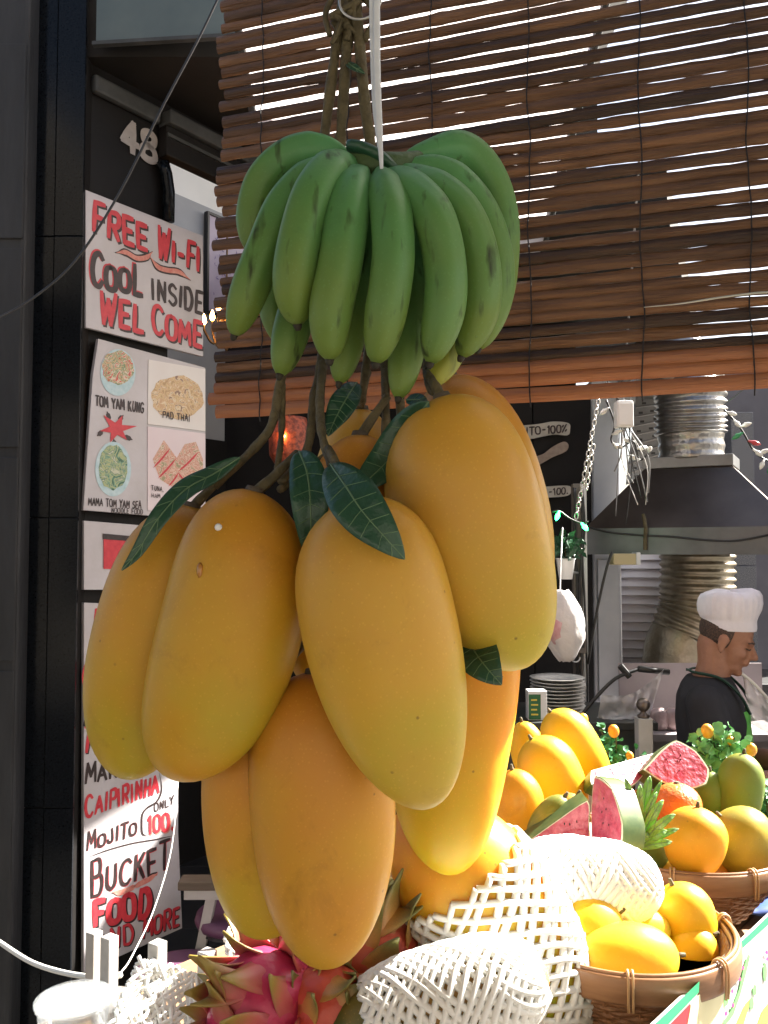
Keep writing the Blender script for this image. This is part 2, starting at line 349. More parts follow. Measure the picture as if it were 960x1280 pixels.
MB().box((-1.8, 4.25, 4.62), (1.3, 6.3, 4.75)).build('shade_ceiling', M['white_wall'], t)  # unseen ceiling strip added to keep sun off the interior wall
a = P(120, 52, 2.68); b = P(300, 41, 2.62)
MB().prism([a, b, b + Vector((0, 0, .9)), a + Vector((0, 0, .9))], (0, .012, 0)).build('glass_fascia', M['glass_panel'], t)
MB().prism([a + Vector((-.012, -.004, -.012)), b + Vector((0, -.004, -.012)), b + Vector((0, -.004, 0)), a + Vector((-.012, -.004, 0))], (0, .02, 0)).build('fascia_bead', M['trim'], t)
MB().tube([P(186, 54, 2.72), P(277, 110, 3.05)], 0.004, 6).build('conduit', M['trim'], t)
t = thing('shade_slab', 'flat dark slab added over the open kitchen to shade the painted signs', 'roof', (.8, 4.5, 3.0))  # added slab, its slanting edge cut to throw shade on the signs
MB().prism([(-.1, 3.3, 3.0), (1.11, 3.3, 3.0), (2.33, 6.2, 3.0), (-.1, 6.2, 3.0)], (0, 0, .18)).build('slab', M['soffit'], t)
MB().box((1.78, 6.0, 0), (1.90, 6.12, 2.999)).build('post', M['trim'], t)
MB().box((0.46, 6.0, 0), (0.58, 6.12, 2.999)).build('post', M['trim'], t)
# houses across the street, behind the photographer
M['plaster'] = mat('warm_plaster', (.28, .25, .21), .8, (.36, .32, .27), 2, 6); M['pane'] = mat('dark_window', (.03, .035, .04), .1)
for k, (x0, x1, hh, lb) in enumerate(((-16, -5.2, 8.5, 'plaster house across the street, to the left'), (-5, 4.5, 7.5, 'plaster house straight across the street'), (4.7, 16, 9.0, 'plaster house across the street, to the right'))):
    t = thing('town_house', lb, 'house', ((x0 + x1) / 2, -8, 0), 0, 'houses across the street')
    MB().box((x0, -9.5, 0), (x1, -6.5, hh)).build('wall', M['plaster'], t)
    for i in range(4):
        for j in range(2):
            xx = x0 + (i + .5) * (x1 - x0) / 4; MB().box((xx - .55, -6.52, 1.0 + 3 * j), (xx + .55, -6.46, 2.6 + 3 * j)).build('window', M['pane'], t)
M['canopy'] = mat('brown_canvas', (.10, .08, .06), .85, (.14, .115, .09), 5)
t = thing('shade_canopy', 'unseen brown canvas canopy added over the pavement to cut the top light', 'canopy', (0, -.5, 3.0))  # added out of view to cut the light from above on the fruit
MB().box((-3.2, -2.3, 3.02), (2.6, .95, 3.05)).build('canvas', M['canopy'], t)
for x, y in ((-3.1, -2.2), (2.5, -2.2), (-3.1, .85), (2.5, .85)): MB().box((x - .03, y - .03, 0), (x + .03, y + .03, 3.018)).build('post', M['trim'], t)
# translucent sheet added behind the blind to make its gaps bright
M['gap_sheet'] = mat('white_translucent_sheet', (.8, .78, .77), .8); _n = M['gap_sheet'].node_tree; _b = _n.nodes['Principled BSDF']; _t = _n.nodes.new('ShaderNodeBsdfTranslucent'); _t.inputs[0].default_value = (.8, .74, .74, 1); _m = _n.nodes.new('ShaderNodeMixShader'); _m.inputs[0].default_value = .6
_n.links.new(_b.outputs[0], _m.inputs[1]); _n.links.new(_t.outputs[0], _m.inputs[2]); _n.links.new(_m.outputs[0], _n.nodes['Material Output'].inputs[0])
t = thing('backdrop_sheet', 'white translucent sheet added behind the bamboo blind to brighten its gaps', 'backdrop', (.1, 2.75, 2.8)); g = []
for j in range(9):
    for i in range(15): g.append((lerp(-.42, .62, i / 14), lerp(2.25, 3.3, j / 8), lerp(3.24, 2.85, j / 8) + .03 * noise.noise(Vector((i * .5, j * .5, 3)))))
MB().add(g, [(j * 15 + i, j * 15 + i + 1, j * 15 + i + 16, j * 15 + i + 15) for j in range(8) for i in range(14)]).build('sheet', M['gap_sheet'], t, smooth=True)
for x in (-.42, .62): MB().tube([(x, 2.2, 3.262), (x, 3.32, 2.845)], .012, 8).build('edge_pole', M['trim'], t)
# shop interior
IF = Frame(WF.pt(0, 0, -1.25).xy, WF.th)
t = thing('interior_wall', 'white interior wall with grey lower part seen through the doorway', 'wall', IF.pt(0.8, 0), IF.th)
zi = IF.uv(212, 240)[1]
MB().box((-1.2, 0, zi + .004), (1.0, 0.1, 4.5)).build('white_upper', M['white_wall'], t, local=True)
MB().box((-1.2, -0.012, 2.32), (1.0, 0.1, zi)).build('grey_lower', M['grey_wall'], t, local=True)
MB().box((-1.2, -0.03, 0), (1.0, 0.1, 2.317)).build('black_lower', M['black_wall'], t, local=True)  # lowest part of the wall, coloured black up to the grey
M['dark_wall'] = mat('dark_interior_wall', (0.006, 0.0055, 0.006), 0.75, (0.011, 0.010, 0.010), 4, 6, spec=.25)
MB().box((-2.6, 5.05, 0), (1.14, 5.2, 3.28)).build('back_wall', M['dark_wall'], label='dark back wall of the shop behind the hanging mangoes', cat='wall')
M['dark_floor'] = mat('dark_tiles', (0.02, 0.02, 0.021), 0.5, (0.035, 0.034, 0.034), 5)
fl = thing('shop_floor', None, None, (0, 0, 0)); fl['kind'] = 'structure'
o = WF.pt(0, 0); 
for i in range(5):
    for j in range(6):
        xx = -1.15 + i * .52; yy = 2.76 + j * .38
        MB().box((xx, yy, -.01), (xx + .512, yy + .372, .006)).build('floor_tile', M['dark_floor'], fl, bevel=.002)

# picture and chandelier inside
M['canvas'] = mat('pale_floral_canvas', (0.52, 0.45, 0.53), 0.6, (0.40, 0.34, 0.46), 4)
M['frame'] = mat('black_frame', (0.015, 0.014, 0.014), 0.4)
M['violet'] = mat('violet_paint', (0.10, 0.08, 0.2), 0.6, (0.25, 0.2, 0.4), 30)
u0, z1 = IF.uv(252, 266); z0 = IF.uv(250, 392)[1]
t = thing('framed_picture', 'framed painting of violet flowers hanging on the grey interior wall', 'picture', IF.pt(u0, z0, 0.045), IF.th)
W_, H_ = 0.55, z1 - z0
MB().box((0.014, 0.002, 0.014), (W_ - .014, 0.02, H_ - .014)).build('canvas', M['canvas'], t, local=True)
for lo, hi in (((0, -.008, 0), (.014, .022, H_)), ((W_ - .014, -.008, 0), (W_, .022, H_)), ((.014, -.008, 0), (W_ - .014, .022, .014)), ((.014, -.008, H_ - .014), (W_ - .014, .022, H_))):
    MB().box(lo, hi).build('frame_bar', M['frame'], t, local=True)
R = random.Random(8); mb = MB()
for k in range(46):
    cx = 0.13 + R.gauss(0, .045); cz = H_ * .5 + R.gauss(0, .09); a = R.uniform(0, 6.28); l = R.uniform(.015, .04)
    y = -0.0004 * (k % 9) - .0005
    mb.add([(cx, y, cz), (cx + l * math.cos(a), y, cz + l * math.sin(a)), (cx + l * .6 * math.cos(a + .5), y, cz + l * .6 * math.sin(a + .5))], [(0, 1, 2)])
mb.build('painted_flowers', M['violet'], t, local=True)
M['brass'] = mat('old_brass', (0.16, 0.10, 0.05), 0.35, (0.28, 0.18, 0.09), 20, metal=0.8)
M['bulb'] = mat('lit_bulb', (1, 0.6, 0.25), 0.3, emit=(1.0, 0.45, 0.12), estr=9)
cc = P(283, 415, 3.35)
t = thing('chandelier', 'small brass chandelier with lit candle bulbs behind the bananas', 'chandelier', cc)
mb = MB().lathe([(.004, .22), (.008, .1), (.03, .06), (.012, .02), (.035, -.02), (.01, -.06), (.002, -.08)], cc, 14); mb.build('stem', M['brass'], t, smooth=True)
MB().tube([cc + Vector((0, 0, .2)), cc + Vector((0, 0, 3.29 - cc.z))], .004, 6).build('hanging_rod', M['brass'], t)
for k in range(6):
    a = k * 1.047 + .35; d = Vector((math.cos(a), math.sin(a), 0)); zc = (.02 if k % 2 else .06)
    MB().tube(crom([cc + Vector((0, 0, -.01)), cc + d * .05 + Vector((0, 0, -.05)), cc + d * .085 + Vector((0, 0, -.01 + zc * .3)), cc + d * .088 + Vector((0, 0, zc))], 5), .005, 6).build('arm', M['brass'], t, smooth=True)
    MB().lathe([(.004, 0), (.011, .012), (.008, .028), (.001, .045)], cc + d * .088 + Vector((0, 0, zc)), 8).build('candle_bulb', M['bulb'], t, smooth=True)
cc = P(362, 552, 3.6)
M['lampshade'] = mat('red_pattern_shade', (0.16, 0.03, 0.015), 0.5, (0.42, 0.09, 0.04), 60, contrast=.1)
t = thing('lantern', 'small red patterned lantern with a lit bulb behind the mango stems', 'lantern', cc - Vector((0, 0, .1)))
MB().lathe([(.06, -.1), (.085, -.06), (.09, .03), (.07, .1)], cc, 16).build('shade', M['lampshade'], t)
MB().lathe([(.001, -.015), (.014, 0), (.001, .018)], cc + Vector((-.02, -.1, .01)), 8).build('bulb', M['bulb'], t)
MB().tube([cc + Vector((0, 0, .1)), cc + Vector((0, 0, 3.28 - cc.z))], .003, 6).build('hanging_rod', M['cable'], t)

# ------------------------------------------------------------------ painted signs on the shop front
def board(name, label, corners, out=0.02, thick=0.014, mt='sign', cat='sign', fr=WF):
    q = [fr.uv(*c) for c in corners]; u0 = min(p[0] for p in q); z0 = min(p[1] for p in q)
    t = thing(name, label, cat, fr.pt(u0, z0, out), fr.th)
    MB().prism([(u - u0, 0, z - z0) for u, z in q], (0, thick, 0)).build('board', M[mt], t, local=True, bevel=0.0015)
    return t, (u0, z0)
def flat(t, fr, org, pts, m, name, y=-0.002, thick=None):
    q = [(fr.uv(*p)[0] - org[0], y, fr.uv(*p)[1] - org[1]) for p in pts]; mb = MB()
    if thick: mb.prism(q, (0, thick, 0))
    else: mb.add(q, [tuple(range(len(q)))])
    return mb.build(name, m, t, local=True)
def stroke(t, fr, org, pts, wpx, m, name='brush_line', y=-0.0013, k=6):
    q = [fr.uv(*p) for p in pts]; w = abs(fr.uv(pts[0][0], pts[0][1] - wpx)[1] - q[0][1])
    pp = crom([Vector((u - org[0], z - org[1], 0)) for u, z in q], k); mb = MB(); ribbon(mb, [(p.x, p.y) for p in pp], w, y, 0.9)
    return mb.build(name, m, t, local=True)
def ell(c, rx, ry, n=28, j=0.0, seed=1, rot=0):
    R = random.Random(seed); out = []
    for k in range(n):
        a = 2 * math.pi * k / n; r = 1 + R.uniform(-j, j); x = rx * r * math.cos(a); y = ry * r * math.sin(a)
        out.append((c[0] + x * math.cos(rot) - y * math.sin(rot), c[1] + x * math.sin(rot) + y * math.cos(rot)))
    return out
RD, BK = M['red_paint'], M['black_paint']
t, o = board('painted_sign', 'white sign with red and black brushed words FREE WI-FI COOL INSIDE WELCOME', [(100, 411), (247, 447), (247, 297), (100, 240)], 0.03)
letters(t, WF, 'FREE', (108, 290), (176, 315), 31, RD, BK, .215, 1, org=o, heights=[1.2, 1, 1, 1])
letters(t, WF, 'WI-FI', (190, 322), (242, 340), 27, RD, BK, .215, 2, org=o, heights=[1.35, .9, .9, 1.1, 1.1])
letters(t, WF, 'COOL', (108, 358), (170, 372), 30, BK, M['red_paint'], .24, 3, org=o, heights=[1.4, .9, .9, 1.15], sh=-.04)
letters(t, WF, 'INSIDE', (182, 375), (245, 393), 25, BK, None, .2, 4, org=o)
letters(t, WF, 'WEL', (118, 405), (171, 416), 31, RD, BK, .215, 6, org=o, heights=[1.2, 1, 1])
letters(t, WF, 'COME', (184, 417), (244, 436), 28, RD, BK, .215, 7, org=o, heights=[1.25, 1, 1, 1.1])
for k, pts in enumerate(([(139, 318), (150, 318), (163, 325), (175, 324), (182, 318)], [(181, 325), (190, 336), (202, 340), (216, 342), (229, 351)])):
    stroke(t, WF, o, pts, 10, BK, 'flourish', -.0010); stroke(t, WF, o, [(x + .5, y) for x, y in pts], 6, M['rosy'], 'flourish_fill', -.0016)

def food(name, base, cols, sc, seed):
    """flat printed photograph of food: coloured cells"""
    m = bpy.data.materials.new(name); m.use_nodes = True; t = m.node_tree; b = t.nodes['Principled BSDF']; b.inputs['Roughness'].default_value = .45
    tc = t.nodes.new('ShaderNodeTexCoord'); mp = t.nodes.new('ShaderNodeMapping'); mp.inputs['Location'].default_value = (seed, seed * 2, seed * 3)
    v = t.nodes.new('ShaderNodeTexVoronoi'); v.inputs['Scale'].default_value = sc
    n = t.nodes.new('ShaderNodeTexNoise'); n.inputs['Scale'].default_value = sc * .7; n.inputs['Distortion'].default_value = 2.5; n.inputs['Detail'].default_value = 5
    r = t.nodes.new('ShaderNodeValToRGB'); e = r.color_ramp.elements; r.color_ramp.interpolation = 'EASE'
    e[0].color = (*cols[0], 1); e[0].position = .36; e[1].color = (*cols[-1], 1); e[1].position = .64
    for i, c in enumerate(cols[1:-1]): x = e.new(.36 + .28 * (i + 1) / (len(cols) - 1)); x.color = (*c, 1)
    L = t.links.new; L(tc.outputs['Object'], mp.inputs[0]); L(mp.outputs[0], n.inputs[0]); L(n.outputs[0], r.inputs[0]); L(r.outputs[0], b.inputs['Base Color'])
    return m
FM = {'soup': food('soup_print', None, [(.35,.06,.03),(.6,.42,.25),(.12,.2,.08),(.62,.55,.42),(.5,.06,.04)], 42, 1),
      'green': food('greens_print', None, [(.04,.12,.07),(.16,.3,.2),(.4,.42,.2),(.1,.2,.14),(.5,.5,.36)], 38, 2),
      'noodle': food('noodle_print', None, [(.42,.27,.13),(.6,.45,.24),(.5,.3,.16),(.66,.55,.36),(.25,.15,.1)], 42, 3),
      'sandwich': food('sandwich_print', None, [(.55,.28,.2),(.62,.42,.33),(.45,.18,.12),(.66,.5,.4),(.3,.26,.14)], 45, 4)}
M['bowl'] = mat('pale_blue_print', (.33, .5, .55), .5, (.5, .62, .65), 50)
M['photo'] = mat('photo_paper', (.62, .58, .56), .4, (.66, .64, .62), 6)
M['print_rose'] = mat('pale_rose_print', (.62, .52, .55), .4, (.66, .58, .6), 6)
t, o = board('menu_sign', 'white menu board with food pictures and the words TOM YAM KUNG', [(97, 638), (182, 645), (250, 646), (250, 461), (116, 425), (109, 470)], 0.03)
flat(t, WF, o, ell((140, 467), 22, 29), M['bowl'], 'bowl_print', -.0015); flat(t, WF, o, ell((140, 461), 20, 21, j=.06), FM['soup'], 'soup_print', -.0022)
letters(t, WF, 'TOM YAM KUNG', (112, 508), (172, 517), 12, BK, None, .2, 11, org=o)
st = []
for k in range(12):
    a = k * math.pi / 6 - 1.2; r = (9 if k % 2 else 21) * (1.25 if k in (2, 10) else 1); st.append((138 + r * math.cos(a), 537 + r * math.sin(a) * .85))
flat(t, WF, o, st, RD, 'red_star', -.002)
for (a, b) in (((127, 517), (130, 526)), ((146, 521), (141, 527)), ((115, 545), (121, 540)), ((148, 546), (157, 550)), ((135, 551), (136, 557))):
    stroke(t, WF, o, [a, ((a[0] + b[0]) / 2, (a[1] + b[1]) / 2), b], 6, BK, 'accent_mark')
flat(t, WF, o, ell((134, 587), 22.5, 34), M['bowl'], 'bowl_print', -.0015); flat(t, WF, o, ell((134, 585), 18, 28, j=.06, seed=3), FM['green'], 'soup_print', -.0022)
letters(t, WF, 'MAMA TOM YAM SEA', (103, 632), (169, 636), 9, BK, None, .17, 12, org=o)
letters(t, WF, 'NOODLE FOOD', (132, 641), (171, 643), 6, BK, None, .17, 13, org=o)
flat(t, WF, o, [(177, 531), (249, 540), (249, 463), (178, 451)], M['photo'], 'photo_print', -.003, .0028)
flat(t, WF, o, ell((214, 498), 33, 27, j=.05), FM['noodle'], 'food_print', -.0036)
letters(t, WF, 'PAD THAI', (195, 523), (229, 528), 8, BK, None, .17, 14, org=o, y=-.0055)
flat(t, WF, o, [(177, 638), (249, 644), (249, 543), (177, 534)], M['print_rose'], 'photo_print', -.003, .0028)
flat(t, WF, o, [(183, 575), (197, 551), (213, 573), (223, 556), (237, 553), (246, 575), (246, 592), (232, 606), (212, 612), (192, 600)], FM['sandwich'], 'food_print', -.0036)
for a, b in (((184, 585), (204, 562)), ((190, 598), (212, 574)), ((215, 590), (240, 566)), ((203, 608), (215, 592)), ((215, 592), (228, 607))):
    stroke(t, WF, o, [a, ((a[0] + b[0]) / 2, (a[1] + b[1]) / 2 + 1), b], 2.5, M['red_paint'], 'sandwich_edge', -.0042)
letters(t, WF, 'TUNA,', (181, 613), (196, 615), 5.5, BK, None, .18, 15, org=o, y=-.0055); letters(t, WF, 'HAM, CHEESE', (181, 622), (217, 626), 5, BK, None, .15, 16, org=o, y=-.0055)
t, o = board('picture_sign', 'white sign with a red rectangle beneath the menu board', [(99, 737), (235, 738), (235, 662), (99, 651)], 0.025)
flat(t, WF, o, [(123, 711), (190, 712), (190, 678), (123, 673)], M['red_paint'], 'red_block', -.002); flat(t, WF, o, [(122, 674), (190, 679), (190, 673), (122, 667)], BK, 'dark_bar', -.0024)
t, o = board('drinks_sign', 'tall white drinks sign reading CAIPIRINHA MOJITO BUCKET FOOD AND MORE', [(98.5, 1213), (222, 1158), (217, 1040), (216, 757), (99, 753)], 0.025)
letters(t, WF, 'B', (112, 808), (126, 808), 46, RD, BK, .2, 21, org=o); letters(t, WF, 'C', (100, 864), (118, 864), 36, RD, BK, .2, 22, org=o)
letters(t, WF, 'A', (100, 906), (117, 904), 36, BK, M['red_paint'], .2, 23, org=o); letters(t, WF, 'M', (102, 938), (116, 936), 22, RD, BK, .2, 24, org=o)
letters(t, WF, 'MAR', (101, 978), (140, 969), 21, BK, None, .2, 25, org=o, heights=[1.15, .8, .8])
letters(t, WF, 'CAIPIRINHA', (101, 1020), (192, 988), 22, RD, None, .19, 26, org=o, heights=[1.15] + [.95] * 9)
letters(t, WF, 'MOJITO', (103, 1061), (164, 1040), 18, BK, M['red_paint'], .17, 27, org=o, heights=[1.2, .8, .9, 1, 1, .8], sh=.02)
letters(t, WF, 'ONLY', (187, 1013), (211, 1003), 10, BK, None, .17, 28, org=o)
letters(t, WF, '100.', (178, 1041), (211, 1034), 21, RD, M['rosy'], .2, 29, org=o)
stroke(t, WF, o, [(193, 965), (196, 985), (190, 1000), (178, 1008), (172, 1016), (171, 1028), (172, 1040), (178, 1043)], 2.6, BK, 'bracket_line')
stroke(t, WF, o, [(102, 1070), (130, 1060), (160, 1052), (190, 1047), (214, 1042)], 1.5, BK, 'ruled_line')
letters(t, WF, 'BUCKET', (107, 1118), (205, 1083), 31, BK, M['red_paint'], .15, 30, org=o, heights=[1.4, .9, .9, 1, 1, 1.1], sh=.02)
for pts in ([(135, 1113), (146, 1113), (158, 1108), (163, 1105)], [(160, 1107), (170, 1102), (180, 1097), (190, 1090)]): stroke(t, WF, o, pts, 7, M['rosy'], 'flourish')
letters(t, WF, 'FOOD', (111, 1154), (180, 1141), 31, RD, BK, .26, 31, org=o, heights=[1, .9, .95, 1.05])
letters(t, WF, 'AND', (113, 1187), (160, 1176), 24, RD, BK, .18, 32, org=o); letters(t, WF, 'MORE', (173, 1170), (217, 1153), 22, RD, BK, .18, 33, org=o)

# ------------------------------------------------------------------ bamboo blind
BF = Frame((-0.196 * 1.75, 1.75), math.radians(-18))
zb = BF.uv(560, 508)[1]
blind = thing('bamboo_blind', 'brown split bamboo roll-up blind hanging behind the green bananas', 'blind', BF.pt(0.9, zb), BF.th)
R = random.Random(12); z = zb; i = 0; LEN = 2.05
while z < 3.28:
    hgt = R.uniform(.0185, .0245) if i > 2 else (.027, .026, .022)[i]
    x0 = R.uniform(-.012, .014) + (-.02 if i == 1 else 0); x1 = LEN + R.uniform(-.02, .02)
    n = 130; rs = []; ph = R.uniform(0, 9); tilt = R.uniform(-.0058, .0058) if i > 2 else 0; dep = R.uniform(-.002, .003); nodes = [R.uniform(.1, .35) + .37 * k for k in range(6)]
    gapw = .0015 + (R.uniform(.001, .0062) if z > zb + .32 and R.random() < (.62 if z > zb + .5 else .3) else (R.uniform(-.001, .0015) if i > 3 else 0))
    if z > zb + .62: gapw += R.uniform(0, .0015)
    for k in range(n + 1):
        x = lerp(x0, x1, k / n); e = noise.noise(Vector((x * 2.1, i * 3.7, ph))) ; e2 = noise.noise(Vector((x * 7, i * 5.1, ph + 4)))
        nb = sum(math.exp(-((x - q) / .008) ** 2) for q in nodes)
        hh = hgt * .5 * (1 + .09 * e2 + .06 * nb + (.13 * noise.noise(Vector((x * 34, i * 2.3, ph + 8))) + .16 * noise.noise(Vector((x * 11, i * 4.1, ph + 2)))) * (i > 2)) ; cz = z + hgt * .5 + tilt * (x - 1) + .004 * e - zb; d = .0085 * (1 + .3 * nb) + .0015 * e2
        rs.append([(x - .9, dep - d * math.sin(math.pi * (.12 + .76 * q / 5)), cz + hh * (-1 + 2 * q / 5)) for q in range(6)] + [(x - .9, dep + .0015, cz + hh * .92), (x - .9, dep + .0015, cz - hh * .92)])
    MB().rings(rs).build('bamboo_slat', M['bamboo_glow'] if i < 3 else M['bamboo'], blind, local=True, smooth='auto')
    z += hgt + gapw * (0.8 if i > 2 else .1); i += 1
for px in (330, 438, 541, 663, 802, 937, 1075, 1210, 1340):
    u = BF.uv(px, 300)[0]; pts = []
    R2 = random.Random(px)
    for k in range(150):
        zz = -.012 + k * (3.28 - zb) / 149; pts.append((u - .9 + .0025 * math.sin(k * .21 + px) + .003 * noise.noise(Vector((k * .15, px, 0))), -.0125 - .003 * math.sin(k * .9), zz))
    mb = MB().tube(pts, .0013, 5); mb.build('cord', M['cord'], blind, local=True)
M['steel'] = mat('grey_steel', (.3, .3, .31), .4, (.38, .38, .39), 15, metal=.7)
MB().tube([(-1.5, 0.02, 3.30 - zb), (1.35, 0.02, 3.30 - zb)], .022, 12).build('top_pole', M['bamboo_glow'], blind, local=True, smooth=True)
t = thing('awning_post', 'grey steel post carrying the end of the bamboo blind', 'post', BF.pt(LEN + .2, 0), BF.th)
MB().box((-.025, -.0, 0), (.025, .05, 3.4)).build('upright', M['steel'], t, local=True, bevel=.003)
MB().box((-.06, -.04, 0), (.06, .09, .012)).build('base_plate', M['steel'], t, local=True)
sunshade = thing('sunshade_board', 'unseen board added above the bamboo blind to stop sun through its gaps', 'sunshade', (.9, 1.7, 3.36))  # added out of view to block sun coming through the slats
MB().prism([(-.35, 1.80, 3.36), (2.4, .90, 3.36), (2.4, 2.12, 3.36), (-.35, 2.12, 3.36)], (0, 0, .05)).build('boarding', M['soffit'], sunshade)
# a pale split strip stuck among the slats at the right
pts = [BF.px(805, 388, .02), BF.px(850, 384, .022), BF.px(900, 376, .02), BF.px(945, 370, .018), BF.px(975, 369, .02)]
M['palestrip'] = mat('pale_plastic_strip', (.4, .4, .33), .5, (.5, .5, .42), 20)
MB().tube(crom(pts, 5), [.0006 + .0012 * min(1, k / 8) for k in range(21)], 5).build('loose_strip', M['palestrip'], blind)
# dark cable crossing the corner, white cables lower left
pts = [P(-30, 402, 1.9), P(0, 396, 1.95), P(45, 370, 2.0), P(95, 325, 2.05), P(150, 240, 2.1), P(205, 130, 2.15), P(250, 45, 2.2), P(290, -40, 2.25)]
MB().tube(crom(pts, 6), .0032, 6).build('overhead_cable', M['cable'], smooth=True, label='dark cable slanting across the painted signs to the top of the blind', cat='cable')
# ------------------------------------------------------------------ fruit builder
def prof(t, tp=.45, n1=2.0, n2=2.0):
    if t < tp: return max(0.0, 1 - ((tp - t) / tp) ** n1) ** (1 / 2.0)
    return max(0.0, 1 - ((t - tp) / (1 - tp)) ** n2) ** (1 / 2.0)
class Fruit:
    """a bulging body from pixel a (stem end) to pixel b (tip): w pixels wide at depth Y"""
    def __init__(s, a, b, w, Y, tp=.42, n1=2.2, n2=2.1, curve=0, flat=.85, Y2=None, seed=0):
        s.p0 = P(*a, Y); s.p1 = P(*b, Y2 if Y2 else Y); s.R = w / 2 * (s.p0 + (s.p1 - s.p0) * .5).y / F
        ax = (s.p1 - s.p0).normalized(); mid = (s.p0 + s.p1) / 2; view = (mid - CAM).normalized()
        s.side = ax.cross(view).normalized(); s.dep = s.side.cross(ax).normalized(); s.cv = curve * mid.y / F; s.flat = flat; s.tp, s.n1, s.n2 = tp, n1, n2; s.seed = seed
    def c(s, t): return s.p0 + (s.p1 - s.p0) * t + s.side * (s.cv * 4 * t * (1 - t))
    def S(s, t, a, off=0.0):
        r = s.R * prof(t, s.tp, s.n1, s.n2) * (1 + .034 * noise.noise(Vector((t * 2.0, math.cos(a) * .9, math.sin(a) * .9 + s.seed * 7)))) + off
        return s.c(t) + s.side * (r * math.cos(a)) + s.dep * (r * s.flat * math.sin(a))
    def mesh(s, n=36, k=30):
        mb = MB(); rs = []; al = []
        for i in range(k + 1):
            t = .5 - .5 * math.cos(math.pi * (.012 + .976 * i / k)); rs.append([s.S(t, 2 * math.pi * j / n) for j in range(n)]); al += [t] * n
        mb.rings(rs); mb.al = al
        return mb
FMT = {}
FMT['mango'] = fruit_mat('mango_skin', (0.42, 0.31, 0.020), (0.52, 0.295, 0.020), (0.48, 0.22, 0.016), blush=(0.55, 0.23, 0.018))
FMT['mango_pale'] = fruit_mat('pale_mango_skin', (0.47, 0.37, 0.035), (0.58, 0.34, 0.040), (0.53, 0.275, 0.032), blush=(0.58, 0.31, 0.050))
FMT['mango_orange'] = fruit_mat('orange_mango_skin', (0.49, 0.32, 0.020), (0.55, 0.285, 0.022), (0.48, 0.20, 0.016), blush=(0.55, 0.235, 0.03))
FMT['mango_green'] = fruit_mat('green_mango_skin', (0.11, 0.17, 0.03), (0.13, 0.20, 0.035), (0.16, 0.22, 0.04), blush=(0.24, 0.22, 0.03), rough=.4)
FMT['mango_mottled'] = fruit_mat('mottled_mango_skin', (0.09, 0.13, 0.03), (0.38, 0.30, 0.03), (0.12, 0.17, 0.03), blush=(0.52, 0.34, 0.03), rough=.4)
FMT['banana'] = fruit_mat('green_banana_skin', (0.14, 0.21, 0.037), (0.094, 0.225, 0.064), (0.09, 0.27, 0.104), rough=.45, sss=.05, speck=.8, streak=1.0)
FMT['banana_pale'] = fruit_mat('yellowing_banana_skin', (0.36, 0.36, 0.045), (0.2, 0.27, 0.05), (0.11, 0.22, 0.06), rough=.45, sss=.05, streak=.5)
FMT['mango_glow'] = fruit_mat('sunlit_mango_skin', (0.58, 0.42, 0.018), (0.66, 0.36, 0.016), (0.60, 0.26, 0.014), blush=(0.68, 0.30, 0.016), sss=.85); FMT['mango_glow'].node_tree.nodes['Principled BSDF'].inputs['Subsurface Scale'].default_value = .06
M['stem'] = mat('brown_green_stem', (.055, .045, .022), .75, (.14, .11, .05), 40, 6, bump=.6, bscale=90)
M['stem_scar'] = mat('stem_scar', (.09, .07, .05), .8)
M['leaf'] = mat('dark_green_leaf', (.014, .055, .030), .38, (.024, .08, .040), 18, 5, bump=.25, bscale=90)
M['vein'] = mat('pale_leaf_vein', (.12, .2, .1), .5)
M['tip'] = mat('dark_tip', (.03, .025, .015), .8)
M['ribbon'] = mat('white_plastic_string', (.72, .75, .78), .35, (.62, .66, .70), 30)
M['wire'] = mat('bright_wire', (.6, .6, .58), .3, metal=.9)

# ------------------------------------------------------------------ hanging cluster of large mangoes
def mango(label, a, b, w, Y, m='mango', stem=None, group='large mangoes hanging in the cluster', **kw):
    f = Fruit(a, b, w, Y, **kw); lo = f.p1
    t = thing('mango', label, 'mango', (lo.x, lo.y, lo.z), 0, group)
    f.mesh().build('skin', FMT[m], t, smooth=True)
    ax = (f.p1 - f.p0).normalized(); p = f.p0
    MB().tube([p + ax * .006, p - ax * .004], [.012, .009], 10).build('stem_scar', M['stem_scar'], t, smooth=True)
    if stem:
        pts = crom([p + ax * .004] + [P(*q) for q in stem], 6); n = len(pts)
        MB().tube(pts, [lerp(.0065, .0045, i / n) + .0009 * noise.noise(pts[i] * 90) for i in range(n)], 8).build('stalk', M['stem'], t, smooth=True)
    return t, f
mango('far left mango of the hanging cluster, half hidden by a broader one', (240, 632), (156, 973), 154, .985, stem=[(262, 612, .985), (300, 575, .99)], tp=.46, n1=2.7, n2=2.4, curve=-4, seed=1)
mb_, fB = mango('broad left mango hanging in front with a small white pin near its top', (318, 613), (222, 975), 178, .925, stem=[(342, 596, .935), (372, 566, .96)], tp=.46, n1=2.9, n2=2.6, curve=16, seed=2)
pin = P(273, 659, .925 - fB.R * .76)
mc_, fC = mango('pale mango front and centre with the large dark leaf over its top', (445, 622), (536, 1010), 196, .87, m='mango_pale', stem=[(428, 596, .885), (410, 560, .93)], tp=.38, n1=2.7, n2=1.95, curve=-8, seed=3)
mango('long right mango hanging below the bananas, topmost at the front', (552, 496), (650, 837), 192, .93, m='mango_pale', stem=[(545, 484, .94), (533, 466, .965)], tp=.43, n1=2.7, n2=2.2, curve=-12, seed=4)
mango('mango tucked behind the long right one, only its orange top showing', (562, 470), (650, 800), 160, 1.09, m='mango_orange', stem=[(552, 455, 1.08), (540, 440, 1.05)], tp=.42, seed=5)
